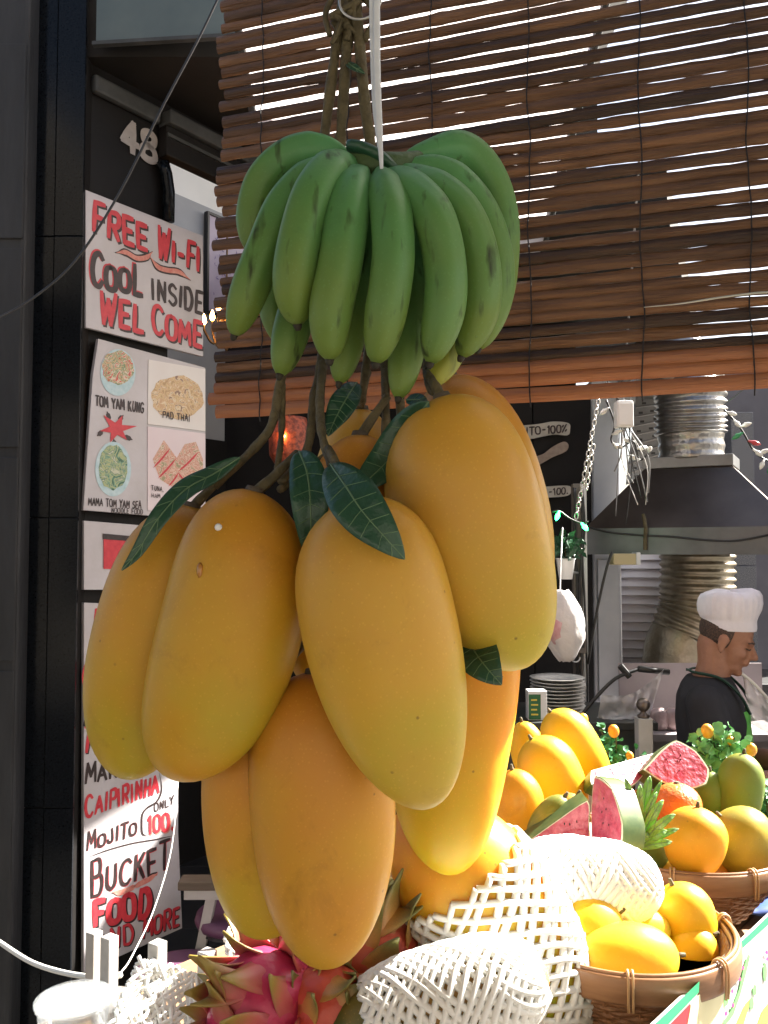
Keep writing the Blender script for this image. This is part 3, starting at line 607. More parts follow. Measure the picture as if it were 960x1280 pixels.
mango('brownish mango hidden behind the two crossed leaves at the centre', (450, 543), (440, 850), 140, 1.0, m='mango_orange', stem=[(462, 528, 1.0), (485, 495, 1.0)], seed=6)
mango('pale mango farthest back whose top shows under the bananas', (452, 511), (440, 800), 118, 1.14, m='mango_pale', stem=[(451, 498, 1.12), (460, 465, 1.06)], seed=7)
mango('lower left mango whose lit left flank shows below the broad one', (325, 862), (332, 1172), 176, 1.01, m='mango_orange', stem=[(345, 845, 1.0), (385, 800, 1.03)], tp=.45, n2=1.9, curve=14, seed=8)
mango('lowest orange mango of the cluster hanging point down', (392, 840), (410, 1209), 180, .955, m='mango_orange', stem=[(396, 825, .97), (392, 780, 1.03)], tp=.41, n1=2.7, n2=2.1, curve=4, seed=9)
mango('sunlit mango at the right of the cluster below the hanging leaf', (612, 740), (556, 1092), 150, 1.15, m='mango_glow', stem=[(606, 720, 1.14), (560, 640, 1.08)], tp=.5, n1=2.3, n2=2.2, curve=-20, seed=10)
mango('small mango deep inside the cluster between three larger ones', (388, 745), (392, 858), 66, 1.08, m='mango_orange', stem=[(386, 720, 1.08), (388, 680, 1.07)], seed=11)
M['pin'] = mat('white_pin', (.75, .75, .72), .4)
d = (CAM - pin).normalized(); hit = fB.S(.12, 0)
# the pin sits on the skin of the broad mango: march along the view ray to the body
def on_body(f, px, py):
    r = ray(px, py).normalized(); best = None
    for i in range(400):
        q = CAM + r * (.75 + i * .0008); ax = f.p1 - f.p0; tt = (q - f.p0).dot(ax) / ax.length_squared
        if 0 < tt < 1:
            cc = f.c(tt); v = q - cc; x = v.dot(f.side); y = v.dot(f.dep); r0 = f.R * prof(tt, f.tp, f.n1, f.n2)
            if r0 > 0 and (x / r0) ** 2 + (y / (r0 * f.flat)) ** 2 < 1: return q, r
    return CAM + r, r
q, r = on_body(fB, 273, 659); q = q - r * .001
MB().lathe([(.0005, .0025), (.003, .0018), (.004, 0), (.003, -.001)], q, 10, M=(-r).to_track_quat('Z', 'Y').to_matrix().to_4x4()).build('pin_head', M['pin'], mb_, smooth=True)
q, r = on_body(fB, 250, 713); M['sap'] = mat('amber_sap', (.4, .17, .03), .15, coat=.6)
MB().lathe([(.0004, .003), (.0025, .002), (.0035, 0)], q, 10, M=(-r).to_track_quat('Z', 'Y').to_matrix().to_4x4(), sy=2.4).build('sap_drop', M['sap'], mb_, smooth=True)

# ------------------------------------------------------------------ vine stems and leaves
vt = P(430, -60, 1.0)
vine = thing('hanging_vine', 'bundle of brown green stalks with dark leaves holding the mangoes', 'vine', (vt.x, vt.y, P(430, 600, 1.0).z))
HB = 3.335
def strand(pts, r0, r1, name='stalk', m='stem', n=8):
    q = crom([P(*p) for p in pts], 8); k = len(q)
    return MB().tube(q, [lerp(r0, r1, i / k) + .0013 * noise.noise(q[i] * 70) for i in range(k)], n).build(name, M[m], vine, smooth=True)
strand([(432, -420, 1.0), (430, -60, 1.0), (428, 10, .99), (420, 60, .99), (412, 120, .99), (404, 190, 1.0), (396, 320, 1.03), (360, 440, 1.03), (350, 480, 1.02), (340, 530, 1.01), (318, 560, 1.0), (268, 608, .99)], .0065, .0055)
strand([(428, -420, 1.0), (432, -60, 1.0), (436, 20, .985), (432, 80, .985), (428, 140, .985), (424, 195, 1.0), (412, 330, 1.04), (402, 450, 1.03), (392, 500, 1.02), (384, 560, 1.0), (352, 602, .95)], .0075, .005)
strand([(440, -420, 1.0), (444, -60, 1.0), (446, 10, .98), (450, 60, .98), (456, 130, .98), (464, 195, 1.0), (470, 330, 1.04), (455, 480, 1.04), (452, 505, 1.1)], .0075, .005)
strand([(404, 450, 1.03), (400, 500, 1.0), (402, 540, .96), (412, 575, .93), (428, 602, .885)], .0055, .005)
strand([(480, 420, 1.05), (482, 495, 1.01), (483, 560, 1.01), (486, 640, 1.02)], .0055, .005)
strand([(498, 430, 1.03), (500, 500, 1.01), (503, 560, 1.02)], .006, .005)
strand([(534, 440, 1.0), (536, 478, .965), (545, 492, .94)], .006, .005)
strand([(352, 480, 1.02), (352, 540, 1.02), (345, 600, 1.0)], .005, .003)
strand([(420, 560, 1.0), (380, 590, 1.0), (350, 612, .95)], .005, .004)
strand([(486, 640, 1.02), (560, 680, 1.05), (606, 722, 1.05)], .005, .004); strand([(384, 560, 1.02), (384, 660, 1.06), (388, 720, 1.05), (393, 800, 1.0)], .005, .004)
R = random.Random(5); mb = MB()
for k in range(16):
    a = P(R.uniform(415, 450), R.uniform(-20, 20), .985 + R.uniform(-.012, .012)); b = P(R.uniform(412, 456), R.uniform(20, 55), .985 + R.uniform(-.014, .012)); c = (a + b) / 2 + Vector((R.uniform(-.02, .02), R.uniform(-.012, .004), 0))
    mb.tube(crom([a, c, b], 4), R.uniform(.0025, .005), 6)
mb.build('knot', M['stem'], vine, smooth=True)
def leaf(pts, w, m='leaf', name='leaf', parent=None, fold=.25, veins=7, cup=0.0, toward=Vector((0, -1, .15)), wp=.42):
    parent = parent or vine
    q = crom([P(*p) for p in pts], 7); n = len(q); wid = w / 2 * q[n // 2].y / F; rs = []; mid = []; sides = []
    for i, p in enumerate(q):
        T = (q[min(i + 1, n - 1)] - q[max(i - 1, 0)]).normalized(); s = T.cross(toward).normalized(); up = s.cross(T).normalized()
        if up.dot(toward) < 0: up = -up
        t = i / (n - 1); r = wid * (max(0, math.sin(math.pi * t ** (.5 / max(.2, wp) * .62))) ** .8) + .0006
        wv = .05 * wid * math.sin(t * 17)
        rs.append([p + s * (r * x) + up * (fold * abs(x) * r * (1 - .35 * abs(x)) + wv * abs(x) + cup * r * x * x) for x in (-1, -.66, -.33, 0, .33, .66, 1)])
        mid.append(p - up * .0006 if False else p + up * .0004); sides.append((s, up, r))
    mb = MB().rings(rs, cap=False, closed=False)
    o = mb.build(name, M[m], parent, smooth=True)
    md = o.modifiers.new('thick', 'SOLIDIFY'); md.thickness = .0005; md.offset = 0
    MB().tube(mid, [lerp(.0011, .0004, i / n) for i in range(n)], 5).build('midrib', M['vein'], o, smooth=True)
    vb = MB()
    for k in range(1, veins + 1):
        i = int(n * (k / (veins + 1.6)) + 1); j = min(n - 1, i + max(2, n // 12))
        for sg in (-1, 1):
            s, up, r = sides[i]; s2, up2, r2 = sides[j]
            pts2 = []
            for x in (0, .3, .6, .85):
                u = lerp(i, j, x); iu = min(n - 1, int(u)); ss, uu, rr = sides[iu]; base = q[iu].lerp(q[min(n - 1, iu + 1)], u - iu)
                pts2.append(base + ss * (sg * rr * x) + uu * (fold * x * rr * (1 - .35 * x) + cup * rr * x * x + .05 * wid * math.sin(iu / (n - 1) * 17) * x + .0004))
            vb.tube(pts2, .0004, 4)
    vb.build('side_veins', M['vein'], o)
    return o
leaf([(300, 572, .965), (268, 592, .955), (232, 612, .93), (198, 648, .905), (172, 690, .9), (152, 713, .895)], 26)
leaf([(374, 564, .93), (384, 592, .905), (388, 630, .885), (388, 668, .89), (383, 695, .9)], 47, fold=.4)
leaf([(413, 580, .86), (432, 608, .815), (452, 638, .795), (478, 668, .785), (506, 699, .787)], 64, wp=.4, fold=.2)
leaf([(536, 502, .90), (512, 536, .93), (488, 572, .935), (462, 598, .92), (440, 618, .91)], 50, fold=.3)
leaf([(446, 478, 1.02), (432, 500, 1.0), (420, 522, .99), (410, 545, .98)], 34)
leaf([(570, 768, .95), (588, 806, .91), (606, 832, .875), (627, 856, .865)], 56, fold=.2)
leaf([(508, 500, .99), (524, 500, .97), (534, 508, .93)], 16, veins=3)
leaf([(434, 78, .985), (442, 84, .97), (456, 92, .965)], 10, m='leaf', veins=2)

# ------------------------------------------------------------------ hand of green bananas
crown = P(470, 200, .95)
bun = thing('banana_bunch', 'hand of green bananas hanging from white plastic string above the mangoes', 'bananas', (crown.x, crown.y, P(470, 495, .95).z))
mb = MB()
cr = crom([P(412, 196, .97), P(440, 203, .955), P(470, 207, .945), (P(500, 204, .95)), P(530, 194, .97)], 6)
mb.tube(cr, [.006 + .009 * math.sin(math.pi * i / (len(cr) - 1)) for i in range(len(cr))], 14); M['crown'] = mat('green_brown_crown', (.035, .07, .022), .6, (.07, .12, .035), 30, 5, bump=.4, bscale=80); mb.build('crown', M['crown'], bun, smooth=True)
mb = MB().tube(crom([P(436, 182, .945), P(458, 188, .94), P(480, 200, .935), P(497, 215, .935)], 4), [.010, .012, .013, .013, .013, .013, .013, .012, .012, .011, .010, .009, .006], 10, flat=.6); mb.build('cut_stalk', M['leaf'], bun, smooth=True)
def banana(pts, w, m='banana', tipr=.24):
    q = crom([P(*p) for p in pts], 9); n = len(q); R0 = .93 * w / 2 * q[n // 2].y / F; rs = []; al = []
    L = [0.0]
    for i in range(1, n): L.append(L[-1] + (q[i] - q[i - 1]).length)
    for i, p in enumerate(q):
        t = L[i] / L[-1]; T = (q[min(i + 1, n - 1)] - q[max(i - 1, 0)]).normalized(); view = (p - CAM).normalized(); s = T.cross(view).normalized(); b = s.cross(T).normalized()
        k = lerp(.30, 1, min(1, max(0, (t - .03) / .20)) ** .75) if t < .23 else 1
        if t > .74: u = (t - .74) / .26; k = lerp(tipr, 1, (1 - u ** 2.4) ** .68)
        ring = []
        for j in range(20):
            a = 2 * math.pi * j / 20; rr = R0 * k * (1 + .055 * math.cos(5 * a + 1) + .015 * noise.noise(Vector((t * 3, a, w))))
            ring.append(p + s * (rr * math.cos(a)) + b * (rr * math.sin(a)))
        rs.append(ring); al += [t] * 20
    mb = MB().rings(rs); mb.al = al; o = mb.build('banana', FMT[m], bun, smooth=True)
    e = q[-1]; T = (q[-1] - q[-3]).normalized()
    MB().tube([e - T * .002, e + T * .004, e + T * .007], [R0 * tipr * .95, R0 * tipr * .75, R0 * tipr * .4], 9).build('blossom_end', M['tip'], o, smooth=True)
banana([(440, 196, .965), (402, 188, .965), (362, 196, .975), (330, 226, .985), (318, 268, .99), (318, 318, .99)], 50)
banana([(440, 202, .96), (398, 215, .95), (357, 255, .93), (330, 315, .92), (307, 375, .92), (293, 418, .93)], 52)
banana([(448, 208, .955), (420, 211, .925), (393, 245, .895), (375, 305, .885), (368, 360, .885), (372, 405, .895)], 62)
banana([(456, 212, .95), (443, 232, .915), (434, 270, .89), (425, 330, .88), (413, 390, .88), (412, 449, .89)], 60)
banana([(474, 214, .95), (482, 236, .91), (489, 270, .885), (491, 325, .875), (482, 390, .875), (470, 453, .885)], 58)
banana([(484, 213, .95), (508, 234, .915), (540, 268, .89), (555, 325, .885), (555, 385, .885), (538, 453, .895)], 58)
banana([(490, 210, .955), (528, 228, .935), (574, 262, .915), (598, 320, .91), (600, 385, .91), (577, 445, .92)], 54)
banana([(500, 206, .955), (548, 214, .955), (590, 250, .955), (614, 302, .955), (619, 365, .955), (598, 435, .96)], 50)
banana([(498, 202, .965), (536, 192, .975), (580, 190, .99), (612, 226, 1.0), (626, 288, 1.0), (619, 378, 1.0), (604, 414, 1.0)], 50)
banana([(446, 215, .97), (420, 260, .99), (392, 330, .985), (368, 400, .965), (350, 468, .955)], 50)
banana([(458, 218, .97), (455, 280, .99), (448, 350, .98), (435, 420, .96), (424, 478, .95)], 46)
banana([(480, 216, .97), (502, 280, .985), (514, 350, .97), (510, 420, .945), (498, 497, .93)], 48)
banana([(490, 214, .97), (545, 300, 1.0), (572, 380, 1.0), (560, 440, .985), (538, 482, .97)], 46, m='banana_pale')
banana([(455, 214, .97), (410, 250, 1.01), (370, 320, 1.02), (345, 375, 1.01), (352, 430, 1.0)], 46)
strip = MB()
for a, b, c, wd in (((462, -300, .97), (466, 60, .945), (474, 196, .93), .0032), ((472, -300, .97), (471, 60, .94), (477.5, 222, .895), .0040)):
    q = crom([P(*a), P(*b), P(*c)], 10); n = len(q)
    strip.tube(q, [wd * (1 if i < n - 5 else lerp(.4, 1, (n - 1 - i) / 5)) for i in range(n)], 8, flat=.22, up=(0, -1, 0))
strip.build('plastic_string', M['ribbon'], smooth=True, label='white flat plastic string tied around the crown of the green bananas', cat='string')
ring = [P(450, -2, .955) + Vector((.024 * math.cos(a), .006 * math.sin(a * .5), .022 * math.sin(a))) for a in [2 * math.pi * k / 28 for k in range(29)]]
MB().tube(ring, .0014, 6).build('wire_ring', M['wire'], smooth=True, label='thin bright wire ring round the knot of vine stalks', cat='ring')
hx = P(434, -420, 1.0)
t = thing('hanging_bar', 'steel bar overhead that carries the fruit', 'bar', (hx.x, 1.5, hx.z))
MB().tube([(hx.x, .55, hx.z + .006), (hx.x, 1.2, hx.z + .006)], .014, 10).build('bar', M['steel'], t, smooth=True)
for yy in (.7, 1.15):
    MB().tube([(hx.x, yy, hx.z), (hx.x, 2.4, 3.42)], .006, 8).build('stay', M['steel'], t)
# ------------------------------------------------------------------ fruit stall
TZ = 0.98
A0 = Vector((.33, 1.09, 0)); SF = Frame(A0, math.atan2(.746, .666))
def sf(x, back, z): return SF.pt(x, z, -back)
M['cart_wood'] = mat('worn_cart_wood', (.22, .13, .07), .6, (.34, .22, .12), 6, 7, bump=.3, stretch=(1, 8, 8))
M['white_paint'] = mat('white_enamel', (.78, .78, .76), .35, (.72, .72, .70), 8)
M['green_edge'] = mat('green_tape', (.02, .33, .13), .4, (.03, .40, .17), 12)
M['cream'] = mat('cream_print', (.72, .66, .36), .45, (.76, .72, .45), 8)
M['print_red'] = mat('red_print', (.55, .02, .03), .45); M['print_pink'] = mat('pink_print', (.50, .05, .22), .45)
M['print_green'] = mat('green_print', (.16, .52, .14), .45); M['print_yellow'] = mat('yellow_print', (.75, .58, .08), .45)
M['white_card'] = mat('white_card', (.80, .80, .78), .45, (.74, .75, .74), 14)
cart = thing('fruit_stall', 'fruit stall cart under the baskets and piled fruit', 'stall', sf(.4, .37, 0), SF.th)
top = [sf(-.5, .02, TZ - .03), sf(1.3, .02, TZ - .03), sf(1.3, .78, TZ - .03), sf(-.5, .78, TZ - .03)]
n_planks = 8
for k in range(n_planks):
    b0 = .02 + .76 * k / n_planks; b1 = .02 + .76 * (k + 1) / n_planks - .003
    MB().prism([sf(-.4, b0, TZ - .03), sf(1.3, b0, TZ - .03), sf(1.3, b1, TZ - .03), sf(-.4, b1, TZ - .03)], (0, 0, .03)).build('table_plank', M['cart_wood'], cart, bevel=.003)
for (x, b) in ((-.34, .08), (1.24, .08), (-.34, .72), (1.24, .72)):
    c = sf(x, b, 0); MB().box((c.x - .022, c.y - .022, 0), (c.x + .022, c.y + .022, TZ - .031)).build('leg', M['cart_wood'], cart)
MB().prism([sf(-.42, .04, TZ - .1), sf(1.22, .04, TZ - .1), sf(1.22, .04, TZ - .033), sf(-.42, .04, TZ - .033)], SF.n * -.02).build('apron_board', M['cart_wood'], cart)
# printed board along the edge
uA = SF.uv(803, 1280); zt = uA[1]
pb = thing('poster_board', 'white stall board with green taped edge and colourful fruit print', 'board', SF.pt(0.3, zt - .45, 0.02), SF.th)
og = (0.3, zt - .45)
MB().prism([(-.85, 0, 0), (1.0, 0, 0), (1.0, 0, .45), (-.85, 0, .45)], (0, .014, 0)).build('panel', M['white_card'], pb, local=True, bevel=.002)
SF2 = Frame(SF.pt(0, 0, .02).xy, SF.th)
def pbflat(pts, m, name, y=-.001): return flat(pb, SF2, (0.3, zt - .45), pts, m, name, y)
pbflat([(780, 1318), (817, 1280), (960, 1144), (1000, 1106), (1000, 1118), (960, 1155), (917, 1194), (862, 1251), (834, 1280), (795, 1318)], M['green_edge'], 'green_edge')
pbflat([(834, 1282), (862, 1253), (857, 1282)], M['print_red'], 'red_wedge', -.0014)
pbflat([(858, 1282), (863, 1253), (914, 1199), (915, 1212), (905, 1240), (902, 1282)], M['cream'], 'cream_field', -.0014)
pbflat([(903, 1258), (904, 1240), (910, 1224), (915, 1222), (912, 1238), (908, 1256)], M['print_green'], 'leaf_print', -.0018)
pbflat([(903, 1282), (915, 1268), (924, 1242), (932, 1212), (936, 1195), (933, 1192), (928, 1208), (922, 1236), (912, 1262), (902, 1276)], M['print_green'], 'leaf_print', -.0022)
for k, (x, y) in enumerate(((926, 1209), (917, 1220), (922, 1223), (913, 1238), (914, 1256), (905, 1266), (956, 1190), (957, 1198))):
    pbflat(ell((x, y), 1.9, 3.0, 10, .2, k), M['print_pink'], 'petal_print', -.0026)
R = random.Random(9)
for k in range(10): pbflat(ell((918 + R.uniform(0, 18), 1178 + R.uniform(0, 28)), .7, .7, 6), M['print_pink'], 'dot_print', -.0026)
for c, a, b in (((942, 1237), 2.6, 7), ((938, 1254), 3, 8), ((955, 1215), 2.5, 12)): pbflat(ell(c, a, b, 14), M['print_green'], 'leaf_print', -.0018)
pbflat([(918, 1282), (930, 1255), (938, 1246), (934, 1262), (928, 1282)], M['print_yellow'], 'stem_print', -.0014)
pbflat([(945, 1282), (952, 1262), (962, 1250), (966, 1282)], M['print_yellow'], 'fruit_print', -.0014)
# ------------------------------------------------------------------ baskets
M['basket'] = mat('brown_rattan', (.17, .075, .032), .5, (.34, .17, .075), 30, 5, bump=.4, bscale=120)
M['basket_rim'] = mat('split_bamboo_rim', (.20, .095, .045), .35, (.32, .17, .085), 9, 6, stretch=(1, 1, 8))
M['tie'] = mat('pale_rattan_tie', (.45, .27, .13), .5)
def basket(label, c, r, zr, zb, rb, ties):
    t = thing('fruit_basket', label, 'basket', (c[0], c[1], zb), 0, 'round rattan fruit baskets')
    cc = Vector((c[0], c[1], 0)); mb = MB(); K = 17; hb = .036
    def rad(z): u = (z - zb) / (zr - zb); return lerp(rb, r, u ** .75)
    for k in range(K):
        z = lerp(zb + .004, zr - hb, k / (K - 1)); pts = []
        for j in range(121):
            a = 2 * math.pi * j / 120; q = rad(z) + .0022 * math.sin(20 * a + math.pi * k); pts.append(cc + Vector((q * math.cos(a), q * math.sin(a), z + .0012 * math.sin(7 * a + k))))
        mb.tube(pts, .0042, 6, cap=False)
    mb.build('woven_side', M['basket'], t, smooth=True)
    mb = MB()
    for j in range(40):
        a = 2 * math.pi * (j + .5) / 40; pts = [cc + Vector(((rad(z) + (.0015 if j % 2 else -.0015)) * math.cos(a), (rad(z) + (.0015 if j % 2 else -.0015)) * math.sin(a), z)) for z in [lerp(zb, zr - .02, i / 7) for i in range(8)]]
        mb.tube(pts, .0028, 5)
    mb.build('stakes', M['basket'], t, smooth=True)
    mb = MB().lathe([(.001, zb), (rb - .004, zb), (rad(lerp(zb, zr, .5)) - .008, lerp(zb, zr, .5)), (r - .009, zr - .01), (r - .011, zr - .01), (rad(lerp(zb, zr, .5)) - .010, lerp(zb, zr, .5)), (rb - .008, zb + .003), (.001, zb + .003)], cc, 40); mb.build('lining', M['basket'], t, smooth=True)
    for name, ro, ri, z0, z1 in (('rim_band', r + .006, r + .001, zr - hb, zr), ('inner_rim_band', r - .003, r - .008, zr - hb, zr - .002)):
        MB().lathe([(ro - .001, z0), (ro, z0 + .004), (ro + .0015, (z0 + z1) / 2), (ro, z1 - .003), (ro - .0015, z1), (ri, z1), (ri, z0)], cc, 72).build(name, M['basket_rim'], t, smooth=True)
    MB().tube([cc + Vector(((r - .001) * math.cos(2 * math.pi * j / 72), (r - .001) * math.sin(2 * math.pi * j / 72), zr + .001)) for j in range(73)], .003, 6, cap=False).build('rim_cane', M['basket_rim'], t, smooth=True)
    for a in ties:
        d = Vector((math.cos(a), math.sin(a), 0)); s = Vector((-d.y, d.x, 0))
        for o in (-.004, .002):
            loop = [(r + .0095, zr - hb - .006), (r + .0105, zr - .01), (r + .006, zr + .005), (r - .004, zr + .006), (r - .0105, zr - .005), (r - .0105, zr - hb)]
            MB().tube(crom([cc + d * q + s * o + Vector((0, 0, z)) for q, z in loop], 4), .0019, 5).build('rattan_tie', M['tie'], t, smooth=True)
    return t
basket('front rattan basket holding yellow mangoes behind the stall board', (.352, 1.31), .163, 1.125, TZ + .004, .085, [-1.75, -.9, -2.6, .1, 1.2, 2.2, 3.0])
basket('rear rattan basket holding an orange mango, green mangoes and melon', (.575, 1.70), .20, 1.125, TZ + .004, .095, [-1.95, -1.25, -.5, .4, 1.4, 2.4, 3.1])
M['foam'] = mat('white_foam_net', (.80, .80, .77), .6, (.74, .74, .70), 30)
def net(f, parent, t0, t1, K, turn, m='foam', off=.0035, wd=.0042, th=.8, seed=0):
    R = random.Random(seed)
    for sg in (-1, 1):
        mb = MB()
        for k in range(K):
            pts = []
            for i in range(41):
                t = lerp(t0 + R.uniform(-.004, .004), t1, i / 40); a = 2 * math.pi * k / K + sg * turn * (t - t0) + .05 * math.sin(t * 24 + k * 1.7) + .035 * noise.noise(Vector((t * 5, k * .37, seed)))
                pts.append(f.S(t, a, off + .0002 * sg + .003 * noise.noise(Vector((t * 6, a * 1.3, seed + 5)))))
            mb.tube(pts, wd, 6, flat=th, up=None)
        mb.build('foam_strands', M[m], parent, smooth=True)
def fruit(name, label, cat, a, b, w, Y, m, group=None, stem=True, **kw):
    f = Fruit(a, b, w, Y, **kw); zl = min(f.S(i / 20, j * .4).z for i in range(21) for j in range(16))
    t = thing(name, label, cat, ((f.p0.x + f.p1.x) / 2, (f.p0.y + f.p1.y) / 2, zl), 0, group)
    f.mesh(28, 22).build('skin', FMT[m], t, smooth=True)
    if stem:
        ax = (f.p1 - f.p0).normalized(); MB().tube([f.p0 + ax * .004, f.p0 - ax * .004, f.p0 - ax * .010], [.005, .0035, .0025], 7).build('stem', M['stem'], t, smooth=True)
    return t, f
FMT['yellow'] = fruit_mat('ripe_yellow_mango_skin', (.70, .50, .025), (.74, .47, .02), (.68, .42, .025), blush=(.76, .42, .02), speck=.4)
FMT['papaya'] = fruit_mat('orange_papaya_skin', (.72, .22, .02), (.70, .26, .03), (.3, .28, .04), speck=.2)
FMT['basket_orange'] = fruit_mat('bright_orange_mango_skin', (.66, .40, .025), (.72, .36, .02), (.66, .31, .02), blush=(.74, .32, .02), speck=.4)
FMT['papaya_turn'] = fruit_mat('turning_papaya_skin', (.62, .33, .12), (.5, .28, .07), (.035, .085, .02), speck=.3)
FMT['melon_green'] = fruit_mat('dark_green_papaya_skin', (.035, .09, .02), (.06, .13, .03), (.10, .16, .03), speck=.3)
GM = 'ripe mangoes in the baskets'
fruit('ripe_mango', 'yellow mango lying tilted at the left of the front basket', 'mango', (774, 1140), (676, 1194), 82, 1.26, 'yellow', GM, tp=.5)
fruit('ripe_mango', 'yellow mango lying flat against the rim of the front basket', 'mango', (848, 1194), (712, 1204), 84, 1.22, 'yellow', GM, tp=.5)
fruit('ripe_mango', 'yellow mango standing at the right end of the front basket', 'mango', (840, 1106), (876, 1196), 74, 1.33, 'yellow', GM)
fruit('ripe_mango', 'sun bleached mango in the middle of the front basket', 'mango', (742, 1160), (838, 1163), 60, 1.30, 'yellow', GM)
fruit('ripe_mango', 'shaded mango low down at the right inside the front basket', 'mango', (892, 1170), (830, 1215), 58, 1.30, 'yellow', GM)
fruit('ripe_mango', 'shaded mango low down at the left inside the front basket', 'mango', (760, 1120), (680, 1180), 62, 1.34, 'yellow', GM)
fruit('ripe_mango', 'mango low down below the orange one in the rear basket', 'mango', (910, 1085), (820, 1110), 64, 1.62, 'mango_orange', GM)
fruit('green_mango', 'green mango low down below the leafy garnish in the rear basket', 'mango', (840, 1060), (770, 1085), 62, 1.66, 'mango_green', GM)
fruit('green_mango', 'green mango low down behind the mottled one in the rear basket', 'mango', (975, 1065), (915, 1100), 62, 1.76, 'mango_green', GM)
t, f = fruit('wrapped_fruit', 'fruit in white foam net lying on top of the front basket', 'wrapped fruit', (636, 1096), (824, 1108), 92, 1.31, 'yellow', tp=.5, n1=2.8, n2=2.8)
net(f, t, .015, .985, 22, 5.4, seed=1, wd=.0056)
fruit('ripe_mango', 'round orange mango standing at the front of the rear basket', 'mango', (872, 1009), (864, 1098), 76, 1.56, 'basket_orange', GM)
fruit('mottled_mango', 'mottled green and yellow mango at the right of the rear basket', 'mango', (900, 1020), (962, 1092), 84, 1.62, 'mango_mottled', GM)
fruit('green_mango', 'tall green mango standing at the back of the rear basket', 'mango', (930, 942), (917, 1046), 56, 1.76, 'mango_green', GM, n1=2.6)
fruit('green_mango', 'small green mango beside the tall green one in the rear basket', 'mango', (887, 964), (886, 1036), 44, 1.78, 'mango_green', GM)
fruit('ripe_mango', 'large yellow mango leaning at the back of the pile below the stacked plates', 'mango', (688, 890), (757, 992), 64, 1.86, 'yellow', GM, n1=2.6, tp=.4)
fruit('ripe_mango', 'large yellow mango leaning in front of another at the back of the pile', 'mango', (664, 924), (722, 1024), 74, 1.72, 'yellow', GM, n1=2.4)
fruit('ripe_mango', 'orange mango at the edge of the pile beside the hanging cluster', 'mango', (640, 962), (660, 1062), 62, 1.60, 'basket_orange', GM)
fruit('ripe_mango', 'narrow slice of yellow mango showing behind the leaning pair', 'mango', (652, 902), (672, 990), 44, 1.93, 'yellow', GM)
M['orange'] = mat('orange_peel', (.72, .14, .02), .4, (.78, .20, .03), 12, bump=.3, bscale=160)
def ball(name, label, cat, c, rpx, Y, m, group=None):
    f = Fruit((c[0], c[1] - rpx), (c[0], c[1] + rpx * .95), rpx * 2.05, Y, tp=.5, flat=1.0)
    zl = f.p1.z; t = thing(name, label, cat, (f.p1.x, Y, zl), 0, group)
    mb = f.mesh(24, 18); mb.build('peel', m, t, smooth=True)
    a = f.p0; MB().lathe([(.001, .004), (.004, .003), (.006, 0)], a, 7).build('calyx', M['stem'], t)
    return t
ball('orange', 'bright orange fruit behind the leafy garnish in the rear basket', 'orange', (846, 1008), 29, 1.66, M['orange'], 'oranges')
ball('orange', 'small dark orange fruit half hidden by the leafy garnish', 'orange', (806, 1006), 20, 1.72, M['orange'], 'oranges')
# watermelon
M['flesh'] = mat('watermelon_flesh', (.32, .010, .045), .35, (.54, .15, .20), 45, 6, bump=.5, bscale=70, contrast=.22)
M['rind'] = mat('green_rind', (.03, .07, .02), .4, (.12, .16, .05), 30); M['rind_white'] = mat('pale_rind', (.66, .66, .48), .5)
M['seed'] = mat('dark_seed', (.02, .012, .01), .4)
def wedge(label, pts, Y, thick, rindw=.09, group='watermelon pieces'):
    """a cut piece: outline pixels (first..last along the cut, rind side between the two middle ones), pushed back by thick"""
    q = [P(p[0], p[1], Y + (p[2] if len(p) > 2 else 0)) for p in pts]; n = len(q); c = sum(q, Vector()) / n
    nrm = (q[1] - q[0]).cross(q[-1] - q[0]).normalized()
    nrm = sum(((q[i] - c).cross(q[(i + 1) % n] - c) for i in range(n)), Vector()).normalized()
    if nrm.y < 0: nrm = -nrm
    q = [p - nrm * (p - c).dot(nrm) for p in q]
    qs = crom(q + [q[0]], 4)[:-1]; q = [a.lerp(b, .55) for a, b in zip([q[i // 4].lerp(q[(i // 4 + 1) % n], (i % 4) / 4) for i in range(4 * n)], qs)]; n = len(q)
    off = nrm * thick; t = thing('watermelon_wedge', label, 'watermelon', (c.x, c.y, min(p.z for p in q)), 0, group)
    inn = [p.lerp(c, rindw) for p in q]
    MB().prism([p - nrm * .0012 for p in inn], off + nrm * .0024).build('flesh', M['flesh'], t, smooth='auto')
    MB().prism([p.lerp(c, rindw * .35) - nrm * .0004 for p in q], off * .985).build('pale_rind', M['rind_white'], t, smooth='auto')
    MB().prism([p + off * .02 for p in q], off * .96).build('rind', M['rind'], t, smooth='auto')
    R = random.Random(int(pts[0][0])); mb = MB()
    for k in range(5):
        p = c.lerp(inn[R.randrange(n)], R.uniform(.15, .75)) - nrm * .0010; mb.lathe([(.0004, -.0025), (.0014, 0), (.0004, .0025)], p, 6)
    mb.build('seeds', M['seed'], t); return t
wedge('flat watermelon slice lying at the back left of the rear basket', [(740, 962, -.04), (822, 940, .06), (818, 951, .06), (800, 975, -.03), (770, 990, -.06), (738, 982, -.06)], 1.72, .03)
wedge('watermelon wedge with pale pink cut face, topmost on the rear basket', [(803, 962, -.02), (825, 938, .01), (846, 924, .02), (870, 938, .02), (886, 962, .01), (884, 980, -.01), (858, 988, -.02), (828, 978, -.025)], 1.72, .05)
wedge('red triangular watermelon wedge at the left beside the papaya slice', [(648, 1060), (690, 1030), (735, 1000), (737, 1030), (733, 1062)], 1.47, .05, .06)
wedge('upright sunlit watermelon wedge standing behind the foam wrapped fruit', [(738, 1062), (737, 1010, .02), (748, 970, .03), (764, 985, -.02), (776, 1030, -.06), (778, 1062, -.06)], 1.45, .045, .07)
